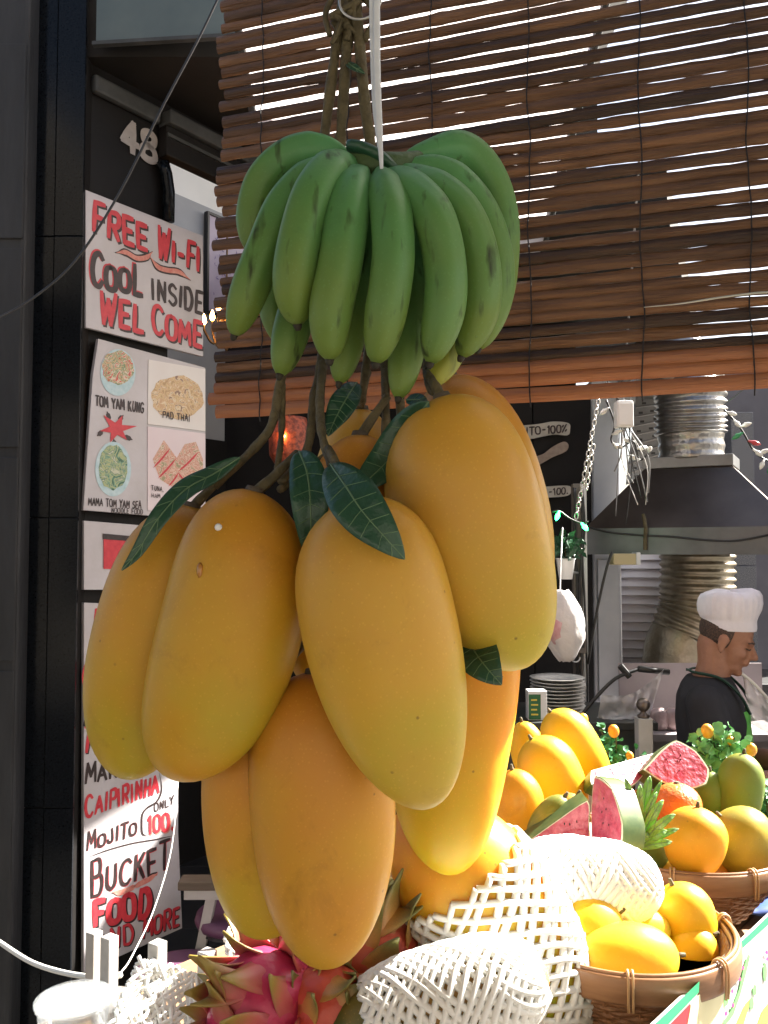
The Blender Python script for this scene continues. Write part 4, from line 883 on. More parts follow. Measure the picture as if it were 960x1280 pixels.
t, f = fruit('papaya_slice', 'green skinned papaya slice leaning behind the red watermelon wedge', 'papaya', (706, 996), (664, 1056), 40, 1.53, 'mango_mottled', tp=.5)
t, f = fruit('papaya_slice', 'orange papaya slice next to the green skinned one', 'papaya', (722, 994), (690, 1050), 44, 1.57, 'papaya', tp=.5)
M['crate'] = mat('crate_wood', (.3, .2, .11), .7, (.4, .28, .16), 8, stretch=(1, 1, 6))
t = thing('wooden_crate', 'low wooden crate under the yellow mangoes at the back of the stall', 'crate', (.25, 1.73, TZ))
for k in range(3):
    z0 = TZ + .004 + k * .042
    for lo, hi in (((.10, 1.50, z0), (.36, 1.512, z0 + .036)), ((.10, 1.94, z0), (.36, 1.952, z0 + .036)), ((.10, 1.514, z0), (.112, 1.938, z0 + .036)), ((.348, 1.514, z0), (.36, 1.938, z0 + .036))):
        MB().box(lo, hi).build('slat', M['crate'], t, bevel=.002)
MB().box((.113, 1.513, TZ + .002), (.347, 1.939, TZ + .12)).build('straw_fill', M['tie'], t)
# leafy garnish and sprigs
M['leaf_bright'] = mat('bright_green_leaf', (.10, .26, .03), .4, (.20, .38, .06), 20)
M['leaf_lit'] = mat('pale_green_leaf', (.12, .36, .14), .4, (.26, .5, .24), 30)
M['leaf_mid'] = mat('mid_green_leaf', (.04, .17, .07), .4, (.08, .26, .10), 20)
gp = P(800, 1068, 1.5)
t = thing('leafy_garnish', 'bright green leafy garnish in front of the oranges', 'garnish', gp)
R = random.Random(4)
for k, (dx, dy, w) in enumerate(((-22, -75, 17), (-12, -60, 16), (14, -90, 18), (30, -60, 16), (44, -42, 15), (34, -22, 16), (-30, -40, 16), (8, -50, 18), (20, -30, 15), (-8, -28, 14), (40, -8, 14), (-26, -14, 14), (2, -80, 14), (-16, -88, 12), (22, -70, 12), (-34, -60, 12), (48, -24, 12), (-20, -48, 12), (28, -84, 11), (12, -18, 12))):
    y = 1.46 + .05 * R.random(); leaf([(798, 1060, 1.5), (798 + dx * .4, 1060 + dy * .5, y - .01), (798 + dx * .8, 1060 + dy * .85, y - .02), (798 + dx * 1.05, 1060 + dy, y - .015)], w * .72, m='leaf_bright', parent=t, veins=4, fold=.35)
def sprig(label, base, pts, spread, n, Y, m, fruits, seed, size=.011):
    R = random.Random(seed); b = P(*base, Y); t = thing('fruit_sprig', label, 'sprig', b, 0, 'leafy sprigs with small orange fruits'); fol = MB(); stem = MB()
    for (px, py) in pts:
        e = P(px, py, Y + R.uniform(-.04, .04)); q = crom([b, b.lerp(e, .5) + Vector((R.uniform(-.01, .01), R.uniform(-.01, .01), .012)), e], 6); stem.tube(q, .0016, 5)
        for k in range(n):
            c = q[R.randrange(4, len(q))] + Vector((R.gauss(0, spread), R.gauss(0, spread), R.gauss(0, spread))); a = Vector((R.gauss(0, 1), R.gauss(0, 1) - .3, R.gauss(0, 1) + .5)).normalized(); u = a.orthogonal().normalized(); v = a.cross(u); s = size * R.uniform(.7, 1.3)
            ring = [c + u * (s * math.cos(x)) + v * (s * .8 * math.sin(x)) + a * (s * .25 * math.cos(2 * x)) for x in [j * math.pi / 4 for j in range(8)]]
            fol.add([c - a * s * .15] + ring, [(0, 1 + j, 1 + (j + 1) % 8) for j in range(8)])
    stem.build('stems', M['stem'], t); fo = fol.build('foliage', M[m], t, smooth=True); fo['kind'] = 'stuff'
    for (px, py, r) in fruits:
        r *= .85; f = Fruit((px, py - r), (px + 2, py + r), r * 1.6, Y - .03, tp=.5, flat=1); f.mesh(14, 10).build('kumquat', M['kumquat'], t, smooth=True); MB().tube(crom([f.p0, f.p0.lerp(b, .4) + Vector((.012, .01, .01)), b], 5), .0014, 5).build('twig', M['stem'], t)
    return t
M['kumquat'] = mat('orange_kumquat', (.72, .30, .02), .4, (.75, .38, .04), 20)
sprig('bushy green sprig with orange kumquats beside the tall green mango', (905, 985), [(872, 922), (890, 910), (905, 912), (918, 922), (934, 932), (898, 930), (874, 940), (922, 938), (884, 925)], .011, 34, 1.9, 'leaf_lit', [(883, 914, 11), (938, 937, 10), (912, 926, 7)], 1)
sprig('dark green sprig with orange kumquats behind the watermelon slice', (765, 990), [(752, 915), (770, 925), (785, 940), (760, 940), (795, 950), (745, 930)], .013, 26, 2.05, 'leaf_mid', [(766, 914, 10), (728, 899, 9), (786, 945, 7)], 2)
sprig('green sprig at the right edge beside the mottled mango', (958, 1060), [(958, 985), (970, 1000), (950, 1010), (965, 1030), (955, 1045)], .011, 24, 1.8, 'leaf_mid', [(968, 1010, 8)], 3)
# wrapped fruits in the foreground
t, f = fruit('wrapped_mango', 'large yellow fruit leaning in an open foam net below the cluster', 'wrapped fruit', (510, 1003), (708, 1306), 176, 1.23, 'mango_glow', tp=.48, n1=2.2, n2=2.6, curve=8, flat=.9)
net(f, t, .30, .985, 20, 5.6, seed=2, wd=.0056)
t, f = fruit('wrapped_papaya', 'green papaya in a white foam sleeve lying in the front row', 'wrapped fruit', (402, 1316), (684, 1212), 128, 1.06, 'papaya_turn', tp=.5, n1=2.3, n2=2.3, flat=.95)
net(f, t, .24, .97, 22, 5.6, seed=3, wd=.0052)
# dragon fruit
M['dragon'] = mat('magenta_dragon_skin', (.42, .012, .07), .42, (.55, .05, .12), 16, 5, bump=.2, bscale=60)
M['dragon_red'] = mat('coral_dragon_skin', (.52, .06, .045), .42, (.58, .12, .06), 16, 5, bump=.2, bscale=60)
def bract_mat(name, a, b, c):
    m = bpy.data.materials.new(name); m.use_nodes = True; t = m.node_tree; bs = t.nodes['Principled BSDF']; bs.inputs['Roughness'].default_value = .45
    at = t.nodes.new('ShaderNodeAttribute'); at.attribute_name = 'along'; r = t.nodes.new('ShaderNodeValToRGB'); e = r.color_ramp.elements
    e[0].color = (*a, 1); e[0].position = .1; e[1].color = (*c, 1); e[1].position = .95; x = e.new(.55); x.color = (*b, 1)
    nz = t.nodes.new('ShaderNodeTexNoise'); nz.inputs['Scale'].default_value = 40; ma = t.nodes.new('ShaderNodeMath'); ma.operation = 'MULTIPLY_ADD'; ma.inputs[1].default_value = .3
    t.links.new(nz.outputs[0], ma.inputs[0]); t.links.new(at.outputs['Fac'], ma.inputs[2]); t.links.new(ma.outputs[0], r.inputs[0]); t.links.new(r.outputs[0], bs.inputs['Base Color'])
    return m
M['bract'] = bract_mat('bract', (.46, .02, .09), (.48, .10, .09), (.28, .20, .04)); M['bract_red'] = bract_mat('red_bract', (.52, .07, .05), (.52, .26, .07), (.16, .15, .04))
def dragon(label, c, r, Y, skin, bract, seed, n=20, tilt=(0, 0), lng=1.0):
    R = random.Random(seed); p = P(*c, Y); rr = r * Y / F; t = thing('dragon_fruit', label, 'dragon fruit', (p.x, p.y, p.z - rr), 0, 'dragon fruits in the front row')
    Mx = Matrix.Rotation(tilt[0], 4, 'X') @ Matrix.Rotation(tilt[1], 4, 'Y')
    pr = [(max(.001, rr * math.sin(math.pi * i / 16) ** .9), -rr * 1.12 * math.cos(math.pi * i / 16)) for i in range(17)]
    MB().lathe(pr, p, 48, M=Mx, wob=lambda a, z: 1 + .03 * math.sin(5 * a + z * 30) + .02 * math.sin(9 * a)).build('skin', skin, t, smooth=True)
    for k in range(n):
        u = (k + .5) / n; th = math.acos(1 - 1.8 * u) if u < .999 else 2.4; ph = k * 2.399963 + seed
        top = Vector((math.sin(th) * math.cos(ph), math.sin(th) * math.sin(ph), math.cos(th) * 1.12)); nrm = top.normalized(); tang = (Vector((0, 0, 1)) - nrm * nrm.z)
        if tang.length < .2: tang = Vector((math.cos(ph), math.sin(ph), .2))
        tang.normalize(); sd = nrm.cross(tang); L_ = rr * R.uniform(.8, 1.25) * lng; rings = []; al = []; cu = R.uniform(.3, 1.2); sw = R.uniform(-1, 1)
        for i in range(7):
            s = i / 6; cen = top * rr * 1.0 + tang * (L_ * s) + nrm * (L_ * (.04 * s + .62 * s ** 2.6 * cu) - .002) + sd * (L_ * .25 * sw * s * s); wv = rr * .40 * (1 - s ** .9) * (1 + .3 * math.sin(3 * s)) + .0014
            for x in (-1, -.5, 0, .5, 1): rings.append(cen + sd * (wv * x) - nrm * (wv * .28 * x * x))
            al += [s] * 5
        mb = MB(); mb.add([Mx @ v + p for v in rings], [(i * 5 + j, i * 5 + j + 1, i * 5 + j + 6, i * 5 + j + 5) for i in range(6) for j in range(4)]); mb.al = al
        o = mb.build('bract', bract, t, smooth=True); md = o.modifiers.new('thick', 'SOLIDIFY'); md.thickness = .0022; md.offset = 0
    return t
dragon('magenta dragon fruit with dry curling scales at the bottom left', (334, 1264), 68, 1.11, M['dragon'], M['bract'], 1, 26, (.75, -.55), 1.0)
dragon('deep magenta dragon fruit behind the lowest hanging mango', (356, 1204), 60, 1.27, M['dragon'], M['bract'], 2, 22, (.3, .3), .8)
dragon('coral red dragon fruit between the lowest mango and the foam nets', (452, 1200), 72, 1.22, M['dragon_red'], M['bract_red'], 3, 24, (.5, .35), .95)
dragon('dark pink dragon fruit in front of the coral one at the bottom', (408, 1262), 52, 1.10, M['dragon_red'], M['bract_red'], 4, 18, (.9, .4), .9)
ball('small_lime', 'small green lime beside the coral dragon fruit', 'lime', (497, 1160), 15, 1.33, FMT['mango_green'])
# loose foam, tubs, railing posts, cables at lower left
M['foamy'] = M['foam']
def crumpled(label, c, w, h, Y, seed, rot=0):
    R = random.Random(seed); p = P(*c, Y); sc = Y / F; t = thing('foam_scrap', label, 'foam net', (p.x, p.y, P(c[0], c[1] + h / 2, Y).z), 0, 'crumpled foam nets'); nx, ny = 12, 8; g = {}
    for i in range(nx + 1):
        for j in range(ny + 1):
            x = (i / nx - .5) * w * sc; z = (j / ny - .5) * h * sc; d = .014 * noise.noise(Vector((x * 40, z * 40, seed))) + .03 * ((x / (w * sc)) ** 2) * 2 - .03 * (j / ny - .5)
            g[i, j] = p + Vector((x * math.cos(rot) - z * math.sin(rot), -d + j / ny * .04, x * math.sin(rot) + z * math.cos(rot))) + Vector((R.gauss(0, .0012), R.gauss(0, .002), R.gauss(0, .0012)))
    for sg in (0, 1):
        mb = MB()
        for s in range(-ny, nx + 1):
            pts = [g[k] for k in ([(s + j, j) for j in range(ny + 1)] if sg == 0 else [(s + ny - j, j) for j in range(ny + 1)]) if k in g]
            if len(pts) > 1: mb.tube(crom(pts, 3), .0028, 6, flat=.7, up=(0, -1, .3))
        mb.build('foam_strands', M['foam'], t, smooth=True)
crumpled('crumpled white foam net at the bottom left beside the railing posts', (200, 1262), 100, 62, 1.2, 5, -.35)
crumpled('white foam net edge peeking out left of the magenta dragon fruit', (316, 1186), 70, 40, 1.33, 6, .4)
M['tub'] = mat('clear_plastic_tub', (.75, .82, .86), .12, trans=.7, alpha=.4)
for c, r, Y, lb in (((92, 1262), 44, 1.17, 'shallow clear plastic tub at the bottom left corner'), ((142, 1262), 28, 1.24, 'smaller clear plastic tub beside the crumpled foam net')):
    p = P(*c, Y); rr = r * Y / F; z0 = TZ + .004; zt_ = P(c[0], c[1] - 8, Y).z
    t = thing('plastic_tub', lb, 'tub', (p.x, p.y, z0), 0, 'clear plastic tubs')
    MB().lathe([(.001, z0), (rr * .8, z0), (rr * .95, zt_ - .004), (rr * 1.02, zt_), (rr * 1.02, zt_ + .003), (rr * .93, zt_ + .002), (rr * .78, z0 + .003), (.001, z0 + .003)], (p.x, p.y, 0), 32).build('tub_wall', M['tub'], t, smooth=True)
    MB().lathe([(rr * 1.0, zt_ + .003), (rr * 1.05, zt_ + .004), (rr * 1.05, zt_ + .007), (rr * .8, zt_ + .010), (.001, zt_ + .012)], (p.x, p.y, 0), 32).build('lid', M['tub'], t, smooth=True)
M['post'] = mat('galvanised_square_tube', (.34, .32, .30), .5, (.48, .46, .43), 18, 6, metal=.15)
ra = P(118, 1161, 1.30); rl = thing('metal_railing', 'row of square metal railing posts at the bottom left', 'railing', (ra.x, ra.y, TZ))
for px, py, Y, ww in ((118, 1164, 1.33, .0115), (137, 1170, 1.27, .0118), (197, 1177, 1.26, .0125), (259, 1188, 1.25, .0128)):
    p = P(px, py, Y); Mx = Matrix.Translation((p.x, p.y, 0)) @ Matrix.Rotation(math.radians(58), 4, 'Z')
    MB().box((-ww * .78, -ww * .78, TZ + .002), (ww * .78, ww * .78, p.z), Mx).build('post', M['post'], rl, bevel=.0012)
p, q = P(137, 1262, 1.27), P(259, 1268, 1.25)
MB().tube([p, q], .006, 8).build('rail', M['post'], rl)
pts = [P(-25, 1160, 1.7), P(0, 1178, 1.65), P(40, 1203, 1.58), P(85, 1217, 1.5), P(128, 1222, 1.4), P(150, 1219, 1.3)]
MB().tube(crom(pts, 6), .0046, 7).build('power_cable', M['white_cable'], smooth=True, label='white cable sagging from the left edge to the railing posts', cat='cable')
pts = [P(225, 930, 2.3), P(222, 985, 2.25), P(214, 1062, 2.1), P(193, 1135, 1.8), P(165, 1195, 1.5), P(150, 1217, 1.3)]
MB().tube(crom(pts, 6), .0014, 6).build('thin_cable', M['white_cable'], smooth=True, label='thin white cable hanging in front of the drinks sign', cat='cable')
# stools and folding table in the doorway
M['purple'] = mat('purple_seat', (.11, .045, .09), .45, (.15, .065, .12), 8); M['darkmetal'] = mat('dark_metal', (.03, .03, .032), .4, metal=.5)
def stool(label, px, py, zs, r):
    p = PZ(px, py, zs); t = thing('round_stool', label, 'stool', (p.x, p.y, 0), 0, 'purple stools')
    MB().lathe([(.001, zs - .035), (r * .96, zs - .035), (r, zs - .02), (r * .97, zs - .004), (r * .85, zs), (.001, zs)], (p.x, p.y, 0), 32).build('seat', M['purple'], t, smooth=True)
    MB().lathe([(r * .9, zs - .036), (r * .92, zs - .05), (r * .88, zs - .05)], (p.x, p.y, 0), 24).build('seat_ring', M['darkmetal'], t)
    for k in range(4):
        a = k * math.pi / 2 + .5; d = Vector((math.cos(a), math.sin(a), 0))
        MB().tube([p + d * r * .75 + Vector((0, 0, -.04)), Vector((p.x, p.y, .004)) + d * r * 1.15], .011, 8).build('leg', M['darkmetal'], t)
    MB().tube([Vector((p.x, p.y, .2)) + Vector((math.cos(a), math.sin(a), 0)) * r * .98 for a in [2 * math.pi * k / 24 for k in range(25)]], .007, 6).build('foot_ring', M['darkmetal'], t)
stool('round purple stool in the dark doorway behind the lower mangoes', 300, 1138, .47, .15)
stool('round purple stool lower down between the railing posts', 226, 1212, .40, .15)
M['tan'] = mat('tan_wood', (.10, .075, .05), .55, (.15, .115, .08), 8, stretch=(1, 6, 6)); M['pale_leg'] = mat('pale_painted_leg', (.42, .41, .38), .5, (.5, .49, .46), 15)
q = PZ(222, 1104, .60); t = thing('wooden_trestle', 'narrow wooden trestle with pale slanting legs in the doorway', 'trestle', (q.x + .2, q.y + .15, 0))
MB().box((q.x, q.y, .575), (q.x + .55, q.y + .07, .603)).build('table_top', M['tan'], t, bevel=.003)
MB().box((q.x + .02, q.y + .01, .545), (q.x + .4, q.y + .004, .574)).build('rail', M['pale_leg'], t)
for yy in (q.y + .006, q.y + .04):
    for (xa, xb) in ((.09, -.02), (.30, .46)):
        MB().prism([(q.x + xa, yy, .545), (q.x + xa + .032, yy, .545), (q.x + xb + .032, yy, .004), (q.x + xb, yy, .004)], (0, .022, 0)).build('leg', M['pale_leg'], t)
# ------------------------------------------------------------------ open kitchen behind the stall
M['stainless'] = mat('smoky_stainless', (.13, .105, .088), .36, (.20, .165, .14), 3, 5, metal=.85, rvar=.12)
M['galv'] = mat('grey_galvanised', (.17, .175, .18), .4, (.24, .245, .25), 8, metal=.6)
M['foil'] = mat('aluminium_flex_duct', (.30, .29, .275), .3, (.42, .41, .39), 25, 5, metal=.85, bump=.4, bscale=60)
M['foil_warm'] = mat('dull_brassy_duct', (.27, .235, .17), .35, (.38, .335, .25), 25, 5, metal=.75, bump=.3, bscale=60)
M['mauve_wall'] = mat('mauve_grey_wall', (.085, .082, .098), .7, (.125, .12, .14), 4, 7)
M['blue_sheet'] = mat('pale_blue_sheet', (.50, .55, .62), .4, (.62, .66, .72), 5, 6)
M['louvre'] = mat('pale_grey_louvre', (.66, .64, .70), .5, (.72, .70, .76), 10)
M['charred'] = mat('charred_black', (.012, .012, .013), .5, (.03, .03, .03), 20)
M['film'] = mat('clear_plastic_film', (.82, .84, .88), .15, trans=.3, alpha=.62, spec=.8, bump=.6, bscale=30)
M['white_plastic'] = mat('white_plastic', (.76, .76, .75), .4, (.7, .7, .69), 12)
MB().box((1.7, 5.3, 0), (3.6, 5.42, 2.98)).build('kitchen_wall', M['mauve_wall'], label='mauve grey wall at the back right of the kitchen', cat='wall')
MB().box((1.80, 2.65, 0), (1.90, 3.55, 2.22)).build('shade_partition', M['mauve_wall'], label='unseen grey partition added right of the kitchen to shade the cook', cat='wall')  # added out of view so that the cook stays in shade
xa, xb = P(917, 690, 5.0).x, P(945, 690, 5.0).x
t = thing('granite_pier', 'dark speckled granite pier behind the cook', 'pillar', ((xa + xb) / 2, 4.45, 0))
M['speckled'] = mat('speckled_granite', (.02, .022, .03), .3, (.16, .17, .2), 220, 2, contrast=.12)
for z0, z1 in ((0, .8), (.803, 1.6), (1.603, 2.5)): MB().box((xa, 5.0, z0), (xb, 5.15, z1)).build('granite_block', M['speckled'], t, bevel=.003)
xa, xb = P(741, 690, 4.55).x, P(776, 690, 4.55).x
t = thing('pale_column', 'pale blue grey column left of the louvre panel', 'column', ((xa + xb) / 2, 4.2, 0))
MB().box((xa, 4.55, 0), (xb, 4.7, 2.6)).build('shaft', M['blue_sheet'], t, bevel=.01)
MB().box((xa + .02, 4.535, .9), (xb - .015, 4.549, 1.64)).build('cover_plate', M['blue_sheet'], t, bevel=.004)
# louvre panel
LF = Frame(P(776, 690, 4.75).xy, math.radians(-14)); u1 = LF.uv(832, 690)[0]
t = thing('louvre_panel', 'pale grey louvre panel beside the lower duct', 'louvre', LF.pt(u1 / 2, 0, 0), LF.th)
MB().box((-u1 / 2, .01, .6), (u1 / 2, .02, 1.84)).build('backing', M['louvre'], t, local=True)
for k in range(24):
    z = .62 + k * .0485; MB().add([(-u1 / 2, -.022, z), (u1 / 2, -.022, z), (u1 / 2, .004, z + .04), (-u1 / 2, .004, z + .04), (-u1 / 2, -.016, z - .002), (u1 / 2, -.016, z - .002), (u1 / 2, .009, z + .037), (-u1 / 2, .009, z + .037)], [(0,1,2,3),(7,6,5,4),(0,4,5,1),(1,5,6,2),(2,6,7,3),(3,7,4,0)]).build('slat', M['louvre'], t, local=True)
for x in (-u1 / 2 - .012, u1 / 2 + .002): MB().box((x, -.02, 0), (x + .01, .02, 1.86)).build('stile', M['louvre'], t, local=True)
# dark menu wall with plaques
QF = Frame(P(640, 690, 4.25).xy, 0); x0, x1 = QF.uv(520, 690)[0], QF.uv(741, 690)[0]
t = thing('menu_wall', 'matt black wall panel behind the drink plaques', 'wall', QF.pt((x0 + x1) / 2, 0), 0)
w2 = (x1 - x0) / 2
for k in range(3): MB().box((-w2 + k * w2 * 2 / 3 + .002, 0, 0), (-w2 + (k + 1) * w2 * 2 / 3 - .002, .04, 2.5)).build('panel', M['dark_wall'], t, local=True, bevel=.003)
M['plaque'] = mat('pale_driftwood', (.34, .32, .28), .7, (.44, .42, .38), 20); M['plaque_brown'] = mat('brown_driftwood', (.20, .15, .12), .7, (.3, .24, .2), 30)
def plaque(label, pts, m, txt=None, a=None, b=None, h=9):
    q = [QF.uv(*p) for p in pts]; u0 = min(p[0] for p in q); z0 = min(p[1] for p in q); t = thing('wooden_plaque', label, 'plaque', QF.pt(u0, z0, .03), 0, 'drink price plaques')
    qq = crom([Vector((u - u0, 0, z - z0)) for u, z in q + [q[0]]], 4)[:-1]; MB().prism(qq, (0, .02, 0)).build('board', M[m], t, local=True)
    if txt: letters(t, Frame(QF.pt(0, 0, .03).xy, 0), txt, a, b, h, M['black_paint'], None, .2, 3, y=-.003, org=(u0, z0))
plaque('pale wavy plaque reading MOJITO-100', [(630, 548), (646, 550), (665, 549), (690, 544), (708, 545), (711, 538), (709, 530), (690, 528), (672, 531), (650, 533), (632, 534)], 'plaque', 'MOJITO-100%', (634, 546), (708, 540), 9.5)
plaque('slanting brown driftwood plaque below the MOJITO plaque', [(664, 586), (676, 580), (690, 572), (706, 565), (709, 557), (703, 553), (690, 559), (678, 568), (664, 574)], 'plaque_brown')
plaque('small pale plaque reading -100 near the green lamps', [(670, 622), (690, 622), (708, 620), (713, 614), (710, 608), (692, 608), (672, 611)], 'plaque', '-100.', (686, 619), (710, 617), 8)
# hood
th = math.radians(-28); hd = Vector((math.cos(th), math.sin(th), 0)); hb = Vector((-math.sin(th), math.cos(th), 0)); HO = P(716, 693, 4.0)
def hx_at(px, back):
    k = (px - 480) / F; o = HO + hb * back
    return (k * o.y - o.x) / (hd.x - k * hd.y) if True else 0
def hp(x, back, z): v = HO + hd * x + hb * back; return Vector((v.x, v.y, z))
WH = hx_at(1000, 0); z0 = HO.z; z1 = P(735, 661, 4.0).z; DB = .68
hood = thing('extractor_hood', 'smoky steel extractor hood over the kitchen with a silver duct on top', 'hood', hp(WH / 2, DB / 2, z0), 0)
mb = MB()
rim = [hp(0, 0, z0), hp(WH, 0, z0), hp(WH, DB, z0), hp(0, DB, z0)]
mb.rings([[v for v in rim], [Vector((v.x, v.y, z1)) for v in rim]], cap=False)
inn = [hp(.012, .012, z0), hp(WH - .012, .012, z0), hp(WH - .012, DB - .012, z0), hp(.012, DB - .012, z0)]
M['dull_rim'] = mat('dull_grey_rim', (.10, .11, .12), .4, (.15, .16, .175), 6, metal=.5); mb.build('rim', M['dull_rim'], hood); 
b0, b1 = .22, .48; xa, xb = hx_at(808, b0), hx_at(915, b0); zt1 = P(860, 583, (hp((xa + xb) / 2, b0, 0)).y).z; zt2 = P(860, 570, (hp((xa + xb) / 2, b0, 0)).y).z
lowr = [hp(.05, .012, z1 - .002), hp(WH - .012, .012, z1 - .002), hp(WH - .012, DB - .012, z1 - .002), hp(.05, DB - .012, z1 - .002)]
topr = [hp(xa, b0, zt1), hp(xb, b0, zt1), hp(xb, b1, zt1), hp(xa, b1, zt1)]
MB().rings([lowr, topr], cap=False).build('canopy', M['stainless'], hood)
o_ = .012; col = [hp(xa - o_, b0 - o_, zt1 - .004), hp(xb + o_, b0 - o_, zt1 - .004), hp(xb + o_, b1 + o_, zt1 - .004), hp(xa - o_, b1 + o_, zt1 - .004)]
MB().rings([col, [Vector((v.x, v.y, zt2)) for v in col]]).build('collar', M['galv'], hood, bevel=.003)
cx = hp((xa + xb) / 2, (b0 + b1) / 2, 0)
def duct(parent, pts, r, pitch, amp, m, name, n=36, slant=0.0, jag=0.0):
    q = crom(pts, 60); L = [0.0]
    for i in range(1, len(q)): L.append(L[-1] + (q[i] - q[i - 1]).length)
    steps = int(L[-1] / pitch * 6); out = []; rad = []
    for s in range(steps + 1):
        d = L[-1] * s / steps; i = max(k for k in range(len(L)) if L[k] <= d + 1e-9); i = min(i, len(q) - 2)
        out.append(q[i].lerp(q[i + 1], (d - L[i]) / max(1e-9, L[i + 1] - L[i]))); rad.append(r * interp(jag if isinstance(jag, list) else [1, 1], s / steps) + amp * math.sin(2 * math.pi * s / 6))
    return MB().tube(out, rad, n).build(name, M[m], parent, smooth=True)
zc = zt2
duct(hood, [(cx.x, cx.y, zc - .01), (cx.x, cx.y, zc + .06), (cx.x - .002, cx.y, zc + .12)], .150, .05, .003, 'foil', 'duct_sleeve')
duct(hood, [(cx.x - .002, cx.y, zc + .115), (cx.x - .008, cx.y, zc + .35), (cx.x - .01, cx.y + .25, zc + .52), (cx.x + .05, cx.y + 1.1, zc + .62)], .160, .028, .008, 'foil', 'flexible_duct')
# hook and wire on hood front
k0 = hp(hx_at(807, 0), -.012, z0 + .02); MB().tube([k0, k0 + Vector((0, 0, .05)), k0 + Vector((.003, -.003, .10)), k0 + Vector((0, 0.02, .16))], .009, 8).build('bracket', M['stem'], hood)
wp = [hp(hx_at(p[0], 0), -.008, P(p[0], p[1], hp(hx_at(p[0], 0), 0, 0).y).z) for p in ((722, 655), (760, 665), (800, 669), (840, 671), (880, 675), (920, 676), (960, 669), (995, 662))]
MB().tube(crom(wp, 6), .005, 6).build('hood_wire', M['cable'], hood, smooth=True)
# lower duct and stove
lc = P(871, 690, 4.45)
ld = thing('lower_duct', 'dull brassy flexible duct below the hood bending down to the stove', 'duct', (lc.x - .1, 4.45, P(840, 838, 4.45).z))
zA = P(840, 838, 4.45).z
duct(ld, [(lc.x, 4.45, 1.78), (lc.x, 4.45, 1.55), (lc.x - .01, 4.45, 1.38), (lc.x - .06, 4.45, P(850, 795, 4.45).z)], .183, .038, .0075, 'foil_warm', 'flexible_duct')
duct(ld, [(lc.x - .058, 4.45, P(850, 800, 4.45).z), (lc.x - .085, 4.45, 1.19), (lc.x - .10, 4.45, zA + .02)], .184, .06, .001, 'foil_warm', 'duct_foot')
mb = MB().lathe([(.21, zA - .03), (.22, zA), (.21, zA + .022), (.15, zA + .024)], (lc.x - .1, 4.45, 0), 32); mb.build('flange', M['charred'], ld)
st = thing('stove', 'black stove counter beneath the brassy duct', 'stove', (1.7, 4.45, 0))
MB().box((P(798, 690, 4.2).x, 4.2, zA - .075), (2.3, 4.75, zA - .032)).build('stove_top', M['charred'], st, bevel=.008)
for x, y in ((1.34, 4.27), (2.2, 4.27), (1.34, 4.68), (2.2, 4.68)): MB().box((x - .025, y - .025, 0), (x + .025, y + .025, zA - .076)).build('leg', M['charred'], st)
MB().box((1.32, 4.35, .25), (2.2, 4.37, zA - .077)).build('back_sheet', M['mauve_wall'], st)
# perforated vent panel, junction box, wires
VF = Frame(P(800, 600, 4.8).xy, math.radians(-20)); R = random.Random(2)
q = [VF.uv(*p) for p in ((782, 606), (826, 592), (832, 470), (798, 470))]
t = thing('slotted_panel', 'grey slotted metal panel left of the upper duct', 'panel', VF.pt(q[0][0], q[0][1]), VF.th)
MB().prism([(u - q[0][0], 0, z - q[0][1]) for u, z in q], (0, .012, 0)).build('sheet', M['galv'], t, local=True)
for k in range(11):
    f = k / 11; a = Vector(VF.uv(lerp(783, 799, f), lerp(604, 474, f))); b = Vector(VF.uv(lerp(826, 831, f), lerp(588, 474, f)))
    a -= Vector(q[0]); b -= Vector(q[0]); MB().tube([(a.x, -.006, a.y), (b.x, -.006, b.y)], .006, 6).build('ridge', M['galv'], t, local=True)
    for g in ((.22, .62) if k % 2 else (.3, .75)):
        c = a.lerp(b, g) + Vector((0, .018)); MB().box((c.x - .011, -.003, c.y - .006), (c.x + .011, .001, c.y + .006)).build('slot', M['charred'], t, local=True)
jb = P(780, 519, 3.02); t = thing('junction_box', 'sunlit white electric junction box with trailing wires beside the chain', 'junction box', jb - Vector((0, 0, .05)))
MB().box((jb.x - .030, jb.y - .02, jb.z - .045), (jb.x + .030, jb.y + .03, jb.z + .05)).build('box', M['white_plastic'], t, bevel=.006)
MB().box((jb.x - .026, jb.y - .025, jb.z - .038), (jb.x + .026, jb.y - .0205, jb.z + .04)).build('lid', M['white_plastic'], t, bevel=.002)
for k in range(16):
    a = jb + Vector((R.uniform(-.025, .025), 0, .045 if k % 3 == 0 else -.045)); e = a + (Vector((R.uniform(-.08, .10), R.uniform(-.02, .04), .11)) if k % 3 == 0 else Vector((R.uniform(-.05, .08), R.uniform(-.02, .05), R.uniform(-.35, -.14))))
    m = a.lerp(e, .5) + Vector((R.uniform(-.04, .04), 0, R.uniform(-.02, .02))); MB().tube(crom([a, m, e], 6), R.choice([.0014, .0026, .0018]), 6).build('wire', R.choice([M['white_plastic'], M['cable'], M['galv']]), t, smooth=True)
MB().tube([(jb.x + .0, jb.y + .01, jb.z + .05), (jb.x - .02, jb.y - .3, 3.01)], .004, 6).build('bracket', M['galv'], t)
